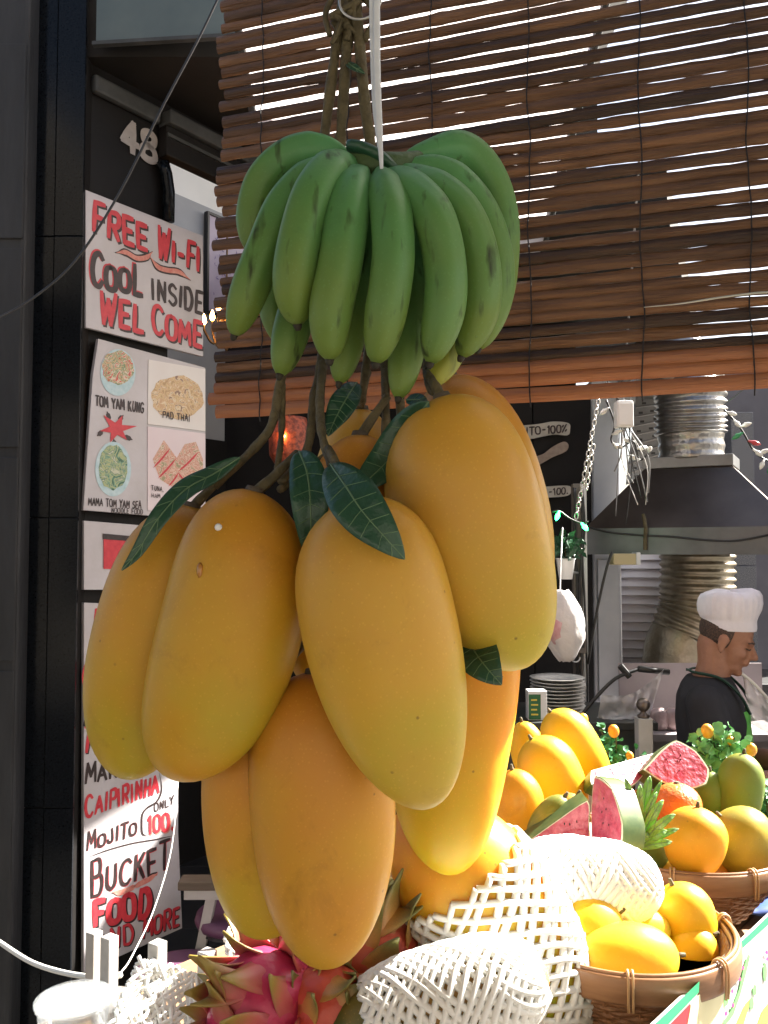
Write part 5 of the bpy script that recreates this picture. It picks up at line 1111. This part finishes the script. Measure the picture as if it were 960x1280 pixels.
# wires of light bulbs
M['bulb_off'] = mat('pale_bulb', (.75, .76, .72), .2); M['bulb_green'] = mat('green_lamp', (.02, .5, .12), .3, emit=(.02, 1, .2), estr=6); M['bulb_red'] = mat('red_lamp', (.45, .05, .06), .3); M['bulb_dgreen'] = mat('dull_green_lamp', (.05, .3, .12), .3)
def lights(label, pts, Y, bulbs, dens):
    q = crom([P(p[0], p[1], Y) for p in pts], 10); c = q[len(q) // 2]; t = thing('string_lights', label, 'string lights', c, 0); MB().tube(q, .0035, 6).build('wire', M['cable'], t, smooth=True)
    R = random.Random(int(pts[0][0]))
    for k in range(dens):
        p = q[int((k + .5) / dens * len(q))]; d = Vector((R.uniform(-1, 1), R.uniform(-1, .2), R.uniform(-1, .4))).normalized(); mx = d.to_track_quat('Z', 'Y').to_matrix().to_4x4()
        MB().lathe([(.004, 0), (.005, .012), (.0095, .022), (.007, .036), (.001, .046)], p, 8, M=mx).build('bulb', M[bulbs[k % len(bulbs)]], t, smooth=True)
lights('string of pale bulbs trailing to the right of the silver duct', [(905, 512), (920, 528), (930, 542), (940, 560), (952, 572), (972, 580)], 3.1, ['bulb_off', 'bulb_off', 'bulb_off', 'bulb_dgreen', 'bulb_red'], 9)
lights('string of pale bulbs gathered under the junction box', [(758, 500), (768, 530), (764, 550), (775, 560), (792, 552), (800, 575), (815, 560)], 3.05, ['bulb_off'], 9)
lights('two green lit lamps on a wire left of the hood', [(690, 640), (699, 639), (712, 648), (727, 654), (735, 652)], 3.3, ['bulb_green', 'bulb_green'], 2)
MB().tube(crom([P(905, 506, 3.0), P(930, 486, 2.9), P(965, 452, 2.8)], 5), .0018, 5).build('thin_wire', M['galv'], label='thin wire rising to the right above the hood', cat='wire')
# chain
M['chain'] = mat('bright_steel_chain', (.55, .54, .5), .3, metal=.85)
me0 = None; ch = thing('steel_chain', 'steel chain hanging in front of the dark wall beside the hood', 'chain', P(722, 640, 3.2))
for pa, pb_ in (((748, 500), (720, 648)), ((742, 556), (733, 612))):
    a, b = P(*pa, 3.2), P(*pb_, 3.2); n = int((b - a).length / .019)
    for k in range(n):
        p = a.lerp(b, (k + .5) / n)
        if me0 is None:
            mb = MB(); mb.tube([(.0075 * math.cos(x), 0, .013 * math.sin(x)) for x in [2 * math.pi * j / 14 for j in range(15)]], .0028, 6); o = mb.build('chain_link', M['chain'], ch, local=True, smooth=True); me0 = o.data
        else:
            o = bpy.data.objects.new('chain_link', me0); C.objects.link(o); o.parent = ch
        o.location = p - Vector(XF[ch.name].translation); d = (b - a).normalized(); o.rotation_euler = (0, math.atan2(d.x, d.z), (math.pi / 2.2) * (k % 2) + .3)
# pole with cables and switch box
x = P(722, 690, 3.75).x
t = thing('cable_pole', 'weathered pole carrying black cables and a small switch box', 'pole', (x, 3.75, 0))
M['pole'] = mat('weathered_pole', (.10, .085, .075), .7, (.18, .16, .14), 10)
MB().box((x - .018, 3.75, 0), (x + .018, 3.79, 1.98)).build('pole', M['pole'], t, bevel=.003)
MB().box((x + .024, 3.76, 0), (x + .044, 3.78, 1.98)).build('pale_batten', M['white_plastic'], t)
for k in range(4):
    u = R.uniform(-.012, .03); pts = [Vector((x + u + R.uniform(-.012, .012), 3.742 - .004 * (k % 2), z)) for z in (.9, 1.1, 1.3, 1.5, 1.65, 1.8, 1.96)]; MB().tube(crom(pts, 5), .005, 6).build('cable', M['cable'], t, smooth=True)
pts = [P(735, 830, 3.72), P(745, 770, 3.7), P(757, 715, 3.68), P(765, 690, 3.68)]; MB().tube(crom(pts, 5), .006, 6).build('cable', M['cable'], t, smooth=True)
p = P(723, 803, 3.72); MB().box((p.x - .034, 3.70, p.z - .045), (p.x + .03, 3.749, p.z + .045)).build('switch_box', M['pole'], t, bevel=.004)
MB().box((p.x - .024, 3.694, p.z - .02), (p.x + .02, 3.6995, p.z + .02)).build('switch_window', M['charred'], t)
MB().tube([p + Vector((-.02 + .02 * math.cos(a), -.03, -.06 + .02 * math.sin(a))) for a in [math.pi * (1 + k / 10) for k in range(11)]], .003, 6).build('cable_loop', M['white_plastic'], t)
# shelf counter with plates, carton; bag; potted plant; small yellow box
M['counter'] = mat('dark_counter', (.016, .028, .027), .5, (.05, .046, .042), 8)
cz = P(694, 892, 3.4).z; t = thing('prep_counter', 'dark counter under the stacked plates', 'counter', (.72, 3.45, 0))
MB().box((.30, 3.22, cz - .03), (1.02, 3.66, cz)).build('counter_top', M['counter'], t, bevel=.004)
MB().box((.32, 3.24, 0), (1.0, 3.64, cz - .031)).build('cabinet', M['counter'], t)
M['plate'] = mat('dull_white_plate', (.50, .50, .48), .35, (.56, .56, .54), 12)
pc = P(697, 880, 3.44); ph = (P(694, 846, 3.44).z - cz) / 10; pm = None; names = ['topmost white plate of the stack on the dark counter', 'lowest white plate of the stack on the dark counter']
for k in range(10):
    z = cz + .001 + k * ph
    lb = names[1] if k == 0 else (names[0] if k == 9 else 'white plate, %s from the top of the stack on the dark counter' % ['', 'second', 'third', 'fourth', 'fifth', 'sixth', 'seventh', 'eighth', 'ninth'][9 - k])
    if pm is None:
        o = MB().lathe([(.001, 0), (.065, 0), (.07, ph * .45), (.108, ph * .85), (.108, ph * .96), (.066, ph * .6), (.06, .003), (.001, .003)], (0, 0, 0), 32).build('plate', M['plate'], smooth=True, origin=Vector((0, 0, 0))); pm = o.data
    else: o = bpy.data.objects.new('plate', pm); C.objects.link(o)
    o.location = (pc.x + R.uniform(-.003, .003), pc.y + R.uniform(-.003, .003), z); tag(o, lb, 'plate', 'stacked plates')
M['carton_green'] = mat('green_carton', (.02, .12, .05), .5, (.03, .16, .06), 10)
p = P(672, 898, 3.26); h = P(672, 864, 3.26).z - cz; t = thing('carton', 'green and white carton standing before the stacked plates', 'carton', (p.x + .02, 3.29, cz))
MB().box((p.x - .035, 3.26, cz + .001), (p.x + .036, 3.32, cz + h)).build('box', M['white_plastic'], t, bevel=.002)
MB().box((p.x - .033, 3.2585, cz + .004), (p.x + .012, 3.2597, cz + h - .012)).build('green_face', M['carton_green'], t)
for k in range(4): MB().box((p.x - .024, 3.2575, cz + .02 + k * .018), (p.x + .002 - .004 * (k % 2), 3.2582, cz + .026 + k * .018)).build('print_line', M['print_yellow'], t)
M['bag'] = mat('thin_white_bag', (.72, .70, .69), .35, (.62, .60, .60), 14, 5, bump=.5, bscale=25, trans=.15); M['red_tie'] = mat('red_bag_tie', (.5, .02, .05), .4)
p = P(702, 740, 3.1); t = thing('plastic_bag', 'white plastic bag with pink contents hanging behind the long right mango', 'bag', P(702, 826, 3.1))
rs = []
for i in range(13):
    s = i / 12; c = P(lerp(700, 707, s), lerp(738, 826, s), 3.1); rr = (.012 + .062 * math.sin(math.pi * min(1, .08 + s * .88)) ** .8); rs.append([c + Vector((rr * math.cos(a) * (1 + .16 * math.sin(5 * a + s * 5) + .25 * noise.noise(Vector((math.cos(a) * 1.6, math.sin(a) * 1.6, s * 4)))), rr * .8 * math.sin(a), .004 * math.sin(7 * a))) for a in [2 * math.pi * k / 24 for k in range(24)]])
MB().rings(rs).build('bag', M['bag'], t, smooth=True)

M['pinkish'] = mat('pink_contents', (.5, .22, .25), .5, (.62, .45, .45), 25); q = P(696, 785, 3.08); MB().lathe([(.001, -.075), (.034, -.03), (.040, .02), (.001, .07)], q, 14, sy=1.0).build('pink_contents', M['pinkish'], t, smooth=True)
MB().tube([P(700, 738, 3.1), P(701, 700, 3.15), P(703, 660, 3.25)], .003, 6).build('handle', M['bag'], t)
p = P(707, 712, 3.35); t = thing('potted_plant', 'small plant in a white pot between the mango and the hood', 'plant', P(707, 724, 3.35))
MB().lathe([(.026, P(0, 724, 3.35).z), (.036, P(0, 700, 3.35).z), (.039, P(0, 698, 3.35).z), (.033, P(0, 699, 3.35).z)], (p.x, p.y, 0), 20).build('pot', M['white_plastic'], t, smooth=True)
fb = MB(); R = random.Random(6)
for k in range(120):
    c = P(706, 685, 3.35) + Vector((R.gauss(0, .035), R.gauss(0, .03), R.gauss(0, .025))); a = Vector((R.gauss(0, 1), R.gauss(0, 1), R.gauss(0, 1))).normalized(); u = a.orthogonal() * .018; v = a.cross(u) * .45
    fb.add([c - u, c + v, c + u, c - v], [(0, 1, 2, 3)])
fo = fb.build('foliage', M['leaf'], t); fo['kind'] = 'stuff'
MB().tube([P(707, 698, 3.35), P(706, 680, 3.35)], .004, 5).build('stem', M['stem'], t)
MB().tube([P(707, 715, 3.385), P(722, 716, 3.748)], .006, 6).build('wall_hook', M['galv'], t)
p = P(784, 699, 3.8); M['yellow_box'] = mat('yellowed_box', (.5, .42, .24), .5)
t = thing('utility_box', 'yellowed plastic box tucked under the left part of the hood', 'box', p); MB().box((p.x - .06, 3.8, p.z - .025), (p.x + .04, 3.88, p.z + .025)).build('box', M['yellow_box'], t, bevel=.004); MB().box((p.x + .041, 3.8, p.z - .025), (p.x + .06, 3.88, p.z + .03)).build('end_cap', M['white_plastic'], t, bevel=.003)
# newel post with steel ball, clear film on a rod, packets
p = P(805, 940, 3.0); zt_ = P(805, 897, 3.0).z; t = thing('newel_post', 'pale square post topped by a steel ball finial', 'post', (p.x, 3.0, 0))
MB().box((p.x - .025, 2.975, 0), (p.x + .025, 3.025, zt_)).build('post', M['pale_leg'], t, bevel=.003)
bz = P(805, 881, 3.0).z; MB().lathe([(.02, zt_), (.022, zt_ + .008), (.012, zt_ + .014)] + [(.0235 * math.sin(math.pi * (.12 + .88 * i / 12)) + .0003, bz - .0235 * math.cos(math.pi * (.12 + .88 * i / 12))) for i in range(13)], (p.x, 3.0, 0), 24).build('ball_finial', M['stainless'], t, smooth=True)
fl_ = thing('plastic_film', 'clear crumpled plastic film draped from a dark rod beside the post', 'plastic film', P(780, 930, 3.3)); mb = MB(); g = []
for j in range(15):
    for i in range(19):
        u = i / 18; v = j / 14; px = lerp(lerp(752, 830, u), lerp(744, 800, u), v); py = lerp(lerp(868, 836, u) + 14 * math.sin(math.pi * u), lerp(915, 935, u), v)
        g.append(P(px, py, 3.3 + .05 * noise.noise(Vector((u * 5, v * 4, 1))) + .02 * noise.noise(Vector((u * 13, v * 11, 2)))))
mb.add(g, [(j * 19 + i, j * 19 + i + 1, j * 19 + i + 20, j * 19 + i + 19) for j in range(14) for i in range(18)]); mb.build('film', M['film'], fl_, smooth=True)
MB().tube(crom([P(722, 900, 3.28), P(745, 872, 3.28), P(770, 848, 3.28), P(800, 836, 3.3)], 5), .007, 7).build('rod', M['charred'], fl_, smooth=True)
MB().tube([P(798, 836, 3.3), P(836, 840, 3.32)], .012, 8).build('rod', M['charred'], fl_, smooth=True)
MB().tube([P(775, 832, 3.29), P(787, 846, 3.29)], .012, 8).build('clamp', M['charred'], fl_)
MB().tube([P(732, 900, 3.29), P(765, 930, 3.29)], .004, 6).build('stay', M['white_plastic'], fl_)
M['pink_pack'] = mat('pinkish_packet', (.40, .29, .29), .3, (.5, .38, .38), 25, 5, bump=.5, bscale=40)
M['shelf'] = mat('pink_grey_shelf', (.36, .31, .32), .5, (.42, .37, .38), 6)
p = P(835, 918, 3.4); t = thing('low_shelf', 'pinkish grey shelf behind the steel ball post', 'shelf', (p.x + .1, 3.5, 0)); MB().box((p.x - .12, 3.4, p.z - .03), (p.x + .5, 3.7, p.z)).build('board', M['shelf'], t, bevel=.003); MB().box((p.x - .10, 3.45, 0), (p.x + .48, 3.68, p.z - .031)).build('cabinet', M['shelf'], t)
MB().box((p.x - .11, 3.69, p.z + .001), (p.x + .5, 3.70, p.z + .24)).build('back_board', M['shelf'], t)
for k, (px, lb) in enumerate(((824, 'pinkish plastic packet next to the steel ball post'), (842, 'pinkish plastic packet nearer the cook'))):
    q = P(px, 905, 3.48); rs = []
    for i in range(7):
        s = i / 6; rr = .035 * (1 if 0 < i < 6 else .6); rs.append([Vector((q.x, q.y, p.z + .002 + .085 * s)) + Vector((rr * math.cos(a) * (1 + .15 * noise.noise(Vector((a, s * 3, k)))), rr * .8 * math.sin(a), 0)) for a in [2 * math.pi * j / 14 for j in range(14)]])
    MB().rings(rs).build('packet', M['pink_pack'], smooth=True, label=lb, cat='packet', group='pink packets')
M['blue'] = mat('blue_cloth', (.02, .06, .28), .6, (.03, .09, .36), 12)
q = PZ(948, 1128, TZ + .02); c0 = Vector((q.x, q.y, TZ + .003)); mb = MB(); g = []
for j in range(7):
    for i in range(9): g.append(c0 + Vector(((i / 8 - .5) * .14, (j / 6 - .5) * .12, .018 + .016 * noise.noise(Vector((i * .5, j * .6, 3))))))
mb.add(g, [(j * 9 + i, j * 9 + i + 1, j * 9 + i + 10, j * 9 + i + 9) for j in range(6) for i in range(8)]); o = mb.build('blue_cloth', M['blue'], smooth=True, label='crumpled blue cloth on the stall beside the rear basket', cat='cloth'); md = o.modifiers.new('thick', 'SOLIDIFY'); md.thickness = .004
q = PZ(884, 1165, TZ + .05); mb = MB(); g = []
for j in range(7):
    for i in range(9): g.append(Vector((q.x, q.y, TZ + .03)) + SF.d * ((i / 8 - .5) * .16) - SF.n * ((j / 6 - .3) * .06) + Vector((0, 0, .03 * (j / 6) + .012 * noise.noise(Vector((i * .6, j * .6, 9))))))
mb.add(g, [(j * 9 + i, j * 9 + i + 1, j * 9 + i + 10, j * 9 + i + 9) for j in range(6) for i in range(8)]); o = mb.build('paper_sheet', M['white_card'], smooth=True, label='white paper lying between the two baskets behind the board', cat='paper'); md = o.modifiers.new('thick', 'SOLIDIFY'); md.thickness = .002

# ------------------------------------------------------------------ the cook
M['skin'] = mat('skin', (.27, .125, .075), .55, (.36, .18, .115), 22, 7, sss=.1, bump=.15, bscale=120); M['tee'] = mat('black_tee', (.014, .014, .018), .85, (.022, .022, .028), 20, bump=.3, bscale=14)
M['hat'] = mat('white_cotton', (.72, .70, .76), .85, (.66, .64, .70), 20, bump=.2, bscale=60); M['hair'] = mat('short_black_hair', (.02, .015, .013), .8, (.10, .06, .045), 260, 6, contrast=.12); M['apron'] = mat('dark_green_apron', (.02, .06, .045), .7); M['apron_green'] = mat('bright_green_plastic', (.08, .40, .06), .3, (.16, .52, .1), 25, bump=.4, bscale=20); M['trouser'] = mat('dark_trousers', (.025, .025, .03), .85)
yaw = math.radians(-24); HC = P(908, 800, 3.0); Rz = Matrix.Rotation(yaw, 4, 'Z'); HM = Matrix.Translation(HC) @ Rz @ Matrix.Rotation(math.radians(20), 4, 'Y') @ Matrix.Scale(.93, 4)
BO = Vector((HC.x - .058, 3.02, 0)); BM = Matrix.Translation(BO) @ Rz
cook = thing('person', 'cook in white chef hat and black shirt looking down at his work', 'person', BO, 0)
def ellipsoid(mb, c, r, Mx, n=20, k=14):
    rs = [[Mx @ Vector((c[0] + r[0] * math.sin(math.pi * (i + .02) / (k + .04)) * math.cos(2 * math.pi * j / n), c[1] + r[1] * math.sin(math.pi * (i + .02) / (k + .04)) * math.sin(2 * math.pi * j / n), c[2] + r[2] * math.cos(math.pi * (i + .02) / (k + .04)))) for j in range(n)] for i in range(k + 1)]
    mb.rings(rs)
def limb(mb, pts, rad, Mx=None, n=14):
    q = [Mx @ Vector(p) if Mx else Vector(p) for p in pts]; qq = crom(q, 6); m = len(qq) - 1; mb.tube(qq, [interp(rad, i / m) for i in range(m + 1)], n)
    ellipsoid(mb, qq[0], (rad[0],) * 3, Matrix(), 12, 8); ellipsoid(mb, qq[-1], (rad[-1],) * 3, Matrix(), 12, 8)
def torso(mb, rings, Mx, n=28):
    mb.rings([[Mx @ Vector((cx + rx * math.copysign(abs(math.cos(a)) ** .9, math.cos(a)), ry * math.copysign(abs(math.sin(a)) ** .9, math.sin(a)), z)) for a in [2 * math.pi * j / n for j in range(n)]] for (z, cx, rx, ry) in rings])
body = MB()
for c, r in (((-.012, 0, .035), (.096, .076, .085)), ((.035, 0, -.028), (.055, .059, .075)), ((.042, 0, -.082), (.042, .044, .030)), ((.072, 0, -.098), (.020, .022, .017)), ((.084, 0, -.056), (.017, .026, .013)), ((.094, 0, -.049), (.008, .018, .006)), ((.092, 0, -.064), (.008, .017, .006)), ((.079, 0, .020), (.016, .046, .012)), ((.062, .036, -.025), (.022, .02, .02)), ((.062, -.036, -.025), (.022, .02, .02)), ((-.008, .077, -.006), (.018, .009, .029)), ((-.008, -.077, -.006), (.018, .009, .029)), ((-.004, -.080, -.034), (.010, .008, .012)), ((-.004, .080, -.034), (.010, .008, .012))): ellipsoid(body, c, r, HM)
limb(body, [(.088, 0, .010), (.103, 0, -.010), (.113, 0, -.026)], [.008, .010, .0125], HM, 10); ellipsoid(body, (.102, .010, -.030), (.010, .008, .007), HM); ellipsoid(body, (.102, -.010, -.030), (.010, .008, .007), HM)
zs_ = HC.z - .145
limb(body, [HM @ Vector((-.035, 0, -.03)), BM @ Vector((.02, 0, zs_ + .06)), BM @ Vector((.0, 0, zs_ - .04))], [.058, .056, .064])
TR = [(zs_ + .03, .0, .045, .055), (zs_ - .005, -.002, .075, .12), (zs_ - .045, .0, .095, .165), (zs_ - .13, .008, .108, .17), (zs_ - .26, .012, .10, .152), (zs_ - .36, .0, .10, .155), (zs_ - .44, -.012, .105, .165), (zs_ - .50, -.015, .09, .15)]
torso(body, TR, BM)
AR = {-1: [(.0, -.165, zs_ - .055), (.03, -.20, zs_ - .17), (.06, -.215, zs_ - .28), (.16, -.20, zs_ - .285), (.29, -.15, zs_ - .25)], 1: [(.0, .165, zs_ - .055), (.03, .20, zs_ - .17), (.08, .21, zs_ - .29), (.18, .17, zs_ - .29), (.31, .06, zs_ - .27)]}
for sg in (-1, 1):
    limb(body, AR[sg], [.052, .047, .042, .038, .026], BM)
    w = Vector(AR[sg][-1]); d = (w - Vector(AR[sg][-2])).normalized(); s = Vector((-d.y, d.x, 0)).normalized(); hc = w + d * .045
    Hx = BM @ Matrix.Translation(hc) @ Matrix(((d.x, s.x, 0, 0), (d.y, s.y, 0, 0), (d.z, s.z, 1, 0), (0, 0, 0, 1)))
    ellipsoid(body, (0, 0, 0), (.048, .040, .016), Hx)
    for f_, (yy, ln) in enumerate(((.028, .062), (.010, .070), (-.009, .066), (-.027, .052))): limb(body, [(.03, yy, .002), (.03 + ln * .5, yy * 1.1, .004), (.03 + ln * .85, yy * 1.1, -.014), (.03 + ln, yy * 1.1, -.030)], [.0095, .009, .0085, .0075], Hx, 8)
    limb(body, [(-.02, .034 * -sg, 0), (.012, .056 * -sg, -.006), (.042, .060 * -sg, -.018)], [.012, .0105, .009], Hx, 8)
    limb(body, [(-.012, sg * .085, zs_ - .46), (.0, sg * .09, (zs_ - .46) * .55), (-.02, sg * .09, .07)], [.085, .058, .040], BM); limb(body, [(-.04, sg * .09, .045), (.05, sg * .09, .035), (.13, sg * .10, .028)], [.04, .038, .027], BM)
bo = body.build('body', M['skin'], cook, smooth=True)
def remesh(o, v, it=6):
    md = o.modifiers.new('remesh', 'REMESH'); md.mode = 'VOXEL'; md.voxel_size = v; md.use_smooth_shade = True; sm = o.modifiers.new('smooth', 'SMOOTH'); sm.factor = .5; sm.iterations = it
remesh(bo, .0055, 4)
sh_ = MB(); torso(sh_, [(z, c, rx + .012, ry + .012) for (z, c, rx, ry) in TR[1:]], BM)
torso(sh_, [(zs_ + .022, .0, .072, .082), (zs_ - .01, -.002, .092, .14)], BM)
for sg in (-1, 1): limb(sh_, AR[sg][:3], [.066, .068, .064], BM)
so_ = sh_.build('shirt', M['tee'], cook, smooth=True); remesh(so_, .010, 5)
tr_ = MB(); torso(tr_, [(zs_ - .34, 0, .108, .165), (zs_ - .44, -.012, .118, .178), (zs_ - .52, -.015, .10, .165)], BM)
for sg in (-1, 1): limb(tr_, [(-.012, sg * .085, zs_ - .46), (.0, sg * .09, (zs_ - .46) * .55), (-.02, sg * .09, .10)], [.10, .078, .066], BM)
to_ = tr_.build('trousers', M['trouser'], cook, smooth=True); remesh(to_, .012, 4)
ap = MB(); g = []
for j in range(12):
    for i in range(11):
        v = j / 11; a = lerp(-1, 1, i / 10); z = lerp(zs_ - .09, .42, v); wd = lerp(.10, .18, min(1, v * 2.2)); g.append(BM @ Vector((.132 + .018 * math.sin(v * 3) - .05 * a * a + .004 * math.sin(i * 2 + j), a * wd, z)))
ap.add(g, [(j * 11 + i, j * 11 + i + 1, j * 11 + i + 12, j * 11 + i + 11) for j in range(11) for i in range(10)]); ao = ap.build('apron', M['apron_green'], cook, smooth=True, label='bright green plastic apron'); md = ao.modifiers.new('thick', 'SOLIDIFY'); md.thickness = .003
for sg in (-1, 1):
    pts = [BM @ Vector(p) for p in ((.135, sg * .085, zs_ - .09), (.105, sg * .09, zs_ - .03), (.045, sg * .082, zs_ + .022), (-.040, sg * .062, zs_ + .036), (-.066, 0, zs_ + .036))]; MB().tube(crom(pts, 6), .010, 8, flat=.4).build('apron_strap', M['apron'], cook, smooth=True)
# hair, brows, eyes, hat
hm = MB(); rs = []
for i in range(7):
    z = lerp(-.034, .06, i / 6); row = []
    for k in range(25):
        a = math.radians(lerp(72, 288, k / 24)); s = math.sqrt(max(0.02, 1 - ((z - .035) / .088) ** 2)); row.append(HM @ Vector((-.012 + .100 * s * math.cos(a) * .975, .0775 * s * math.sin(a), z + (.02 if k in (0, 24) and i == 0 else 0))))
    rs.append(row)
hm.rings(rs, cap=False, closed=False); ho = hm.build('hair', M['hair'], cook, smooth=True); md = ho.modifiers.new('thick', 'SOLIDIFY'); md.thickness = .0016
for sg in (-1, 1):
    MB().tube([HM @ Vector(p) for p in ((.074, sg * .048, .020), (.088, sg * .034, .026), (.094, sg * .014, .022))], [.002, .0035, .0025], 6).build('eyebrow', M['hair'], cook, smooth=True)
    MB().tube([HM @ Vector(p) for p in ((.072, sg * .044, .000), (.086, sg * .032, -.003), (.089, sg * .017, .000))], [.0015, .0028, .0018], 6).build('eye', M['hair'], cook, smooth=True)
XT = Matrix.Translation(P(911, 787, 3.0)) @ Rz @ Matrix.Rotation(math.radians(2), 4, 'Y') @ Matrix.Scale(.9, 4)
hat = MB(); n = 72; rs = []
for i, (z, r) in enumerate(((0, .097), (.012, .099), (.024, .0985), (.036, .098), (.042, .0985), (.052, .103), (.075, .108), (.10, .111), (.125, .108), (.142, .098), (.150, .078), (.148, .05), (.144, .02), (.143, .002))):
    fold = 0 if z < .04 else .045 * min(1, (z - .04) / .02) * (1 if i < 10 else .5)
    rs.append([XT @ Vector((r * 1.02 * math.cos(a) * (1 + fold * math.sin(23 * a + 1.6 * math.sin(3 * a) + z * 9) + .035 * math.sin(4 * a + 2) * (z > .06)), r * .86 * math.sin(a) * (1 + fold * math.sin(17 * a + .8 * math.sin(3 * a))), z + .008 * math.cos(a - .4) * (z > .05) + (.006 * math.sin(3 * a + 1) if i > 7 else 0))) for a in [2 * math.pi * k / n for k in range(n)]])
hto = hat.rings(rs, cap=False).build('chef_hat', M['hat'], cook, smooth=True)
p0 = BM @ Vector((.24, -.45, 0)); t = thing('work_table', 'steel work table in front of the cook', 'table', p0 + Vector((.25, .4, 0)))
tz = zs_ - .335
MB().box((p0.x + .02, p0.y, tz - .03), (p0.x + .50, p0.y + .9, tz)).build('table_top', M['galv'], t, bevel=.003)
for x, y in ((.05, .05), (.47, .05), (.05, .85), (.47, .85)): MB().box((p0.x + x - .015, p0.y + y - .015, 0), (p0.x + x + .015, p0.y + y + .015, tz - .031)).build('leg', M['galv'], t)
w_ = P(944, 905, 2.9); t = thing('clear_sheet', 'clear plastic sheet hanging at the right edge in front of the cook', 'plastic film', P(950, 930, 2.95)); g = []; mb = MB()
for j in range(11):
    for i in range(11):
        u, v = i / 10, j / 10; g.append(P(lerp(lerp(928, 962, u), lerp(938, 1010, u), v), lerp(lerp(843, 872, u), lerp(905, 945, u), v), 3.0 + .03 * noise.noise(Vector((u * 4, v * 4, 7)))))
mb.add(g, [(j * 11 + i, j * 11 + i + 1, j * 11 + i + 12, j * 11 + i + 11) for j in range(10) for i in range(10)]); mb.build('film', M['film'], t, smooth=True)
MB().tube(crom([P(925, 840, 2.99), P(945, 857, 2.99), P(970, 885, 2.99), P(1010, 930, 2.99)], 5), .006, 7).build('rolled_edge', M['white_plastic'], t, smooth=True)
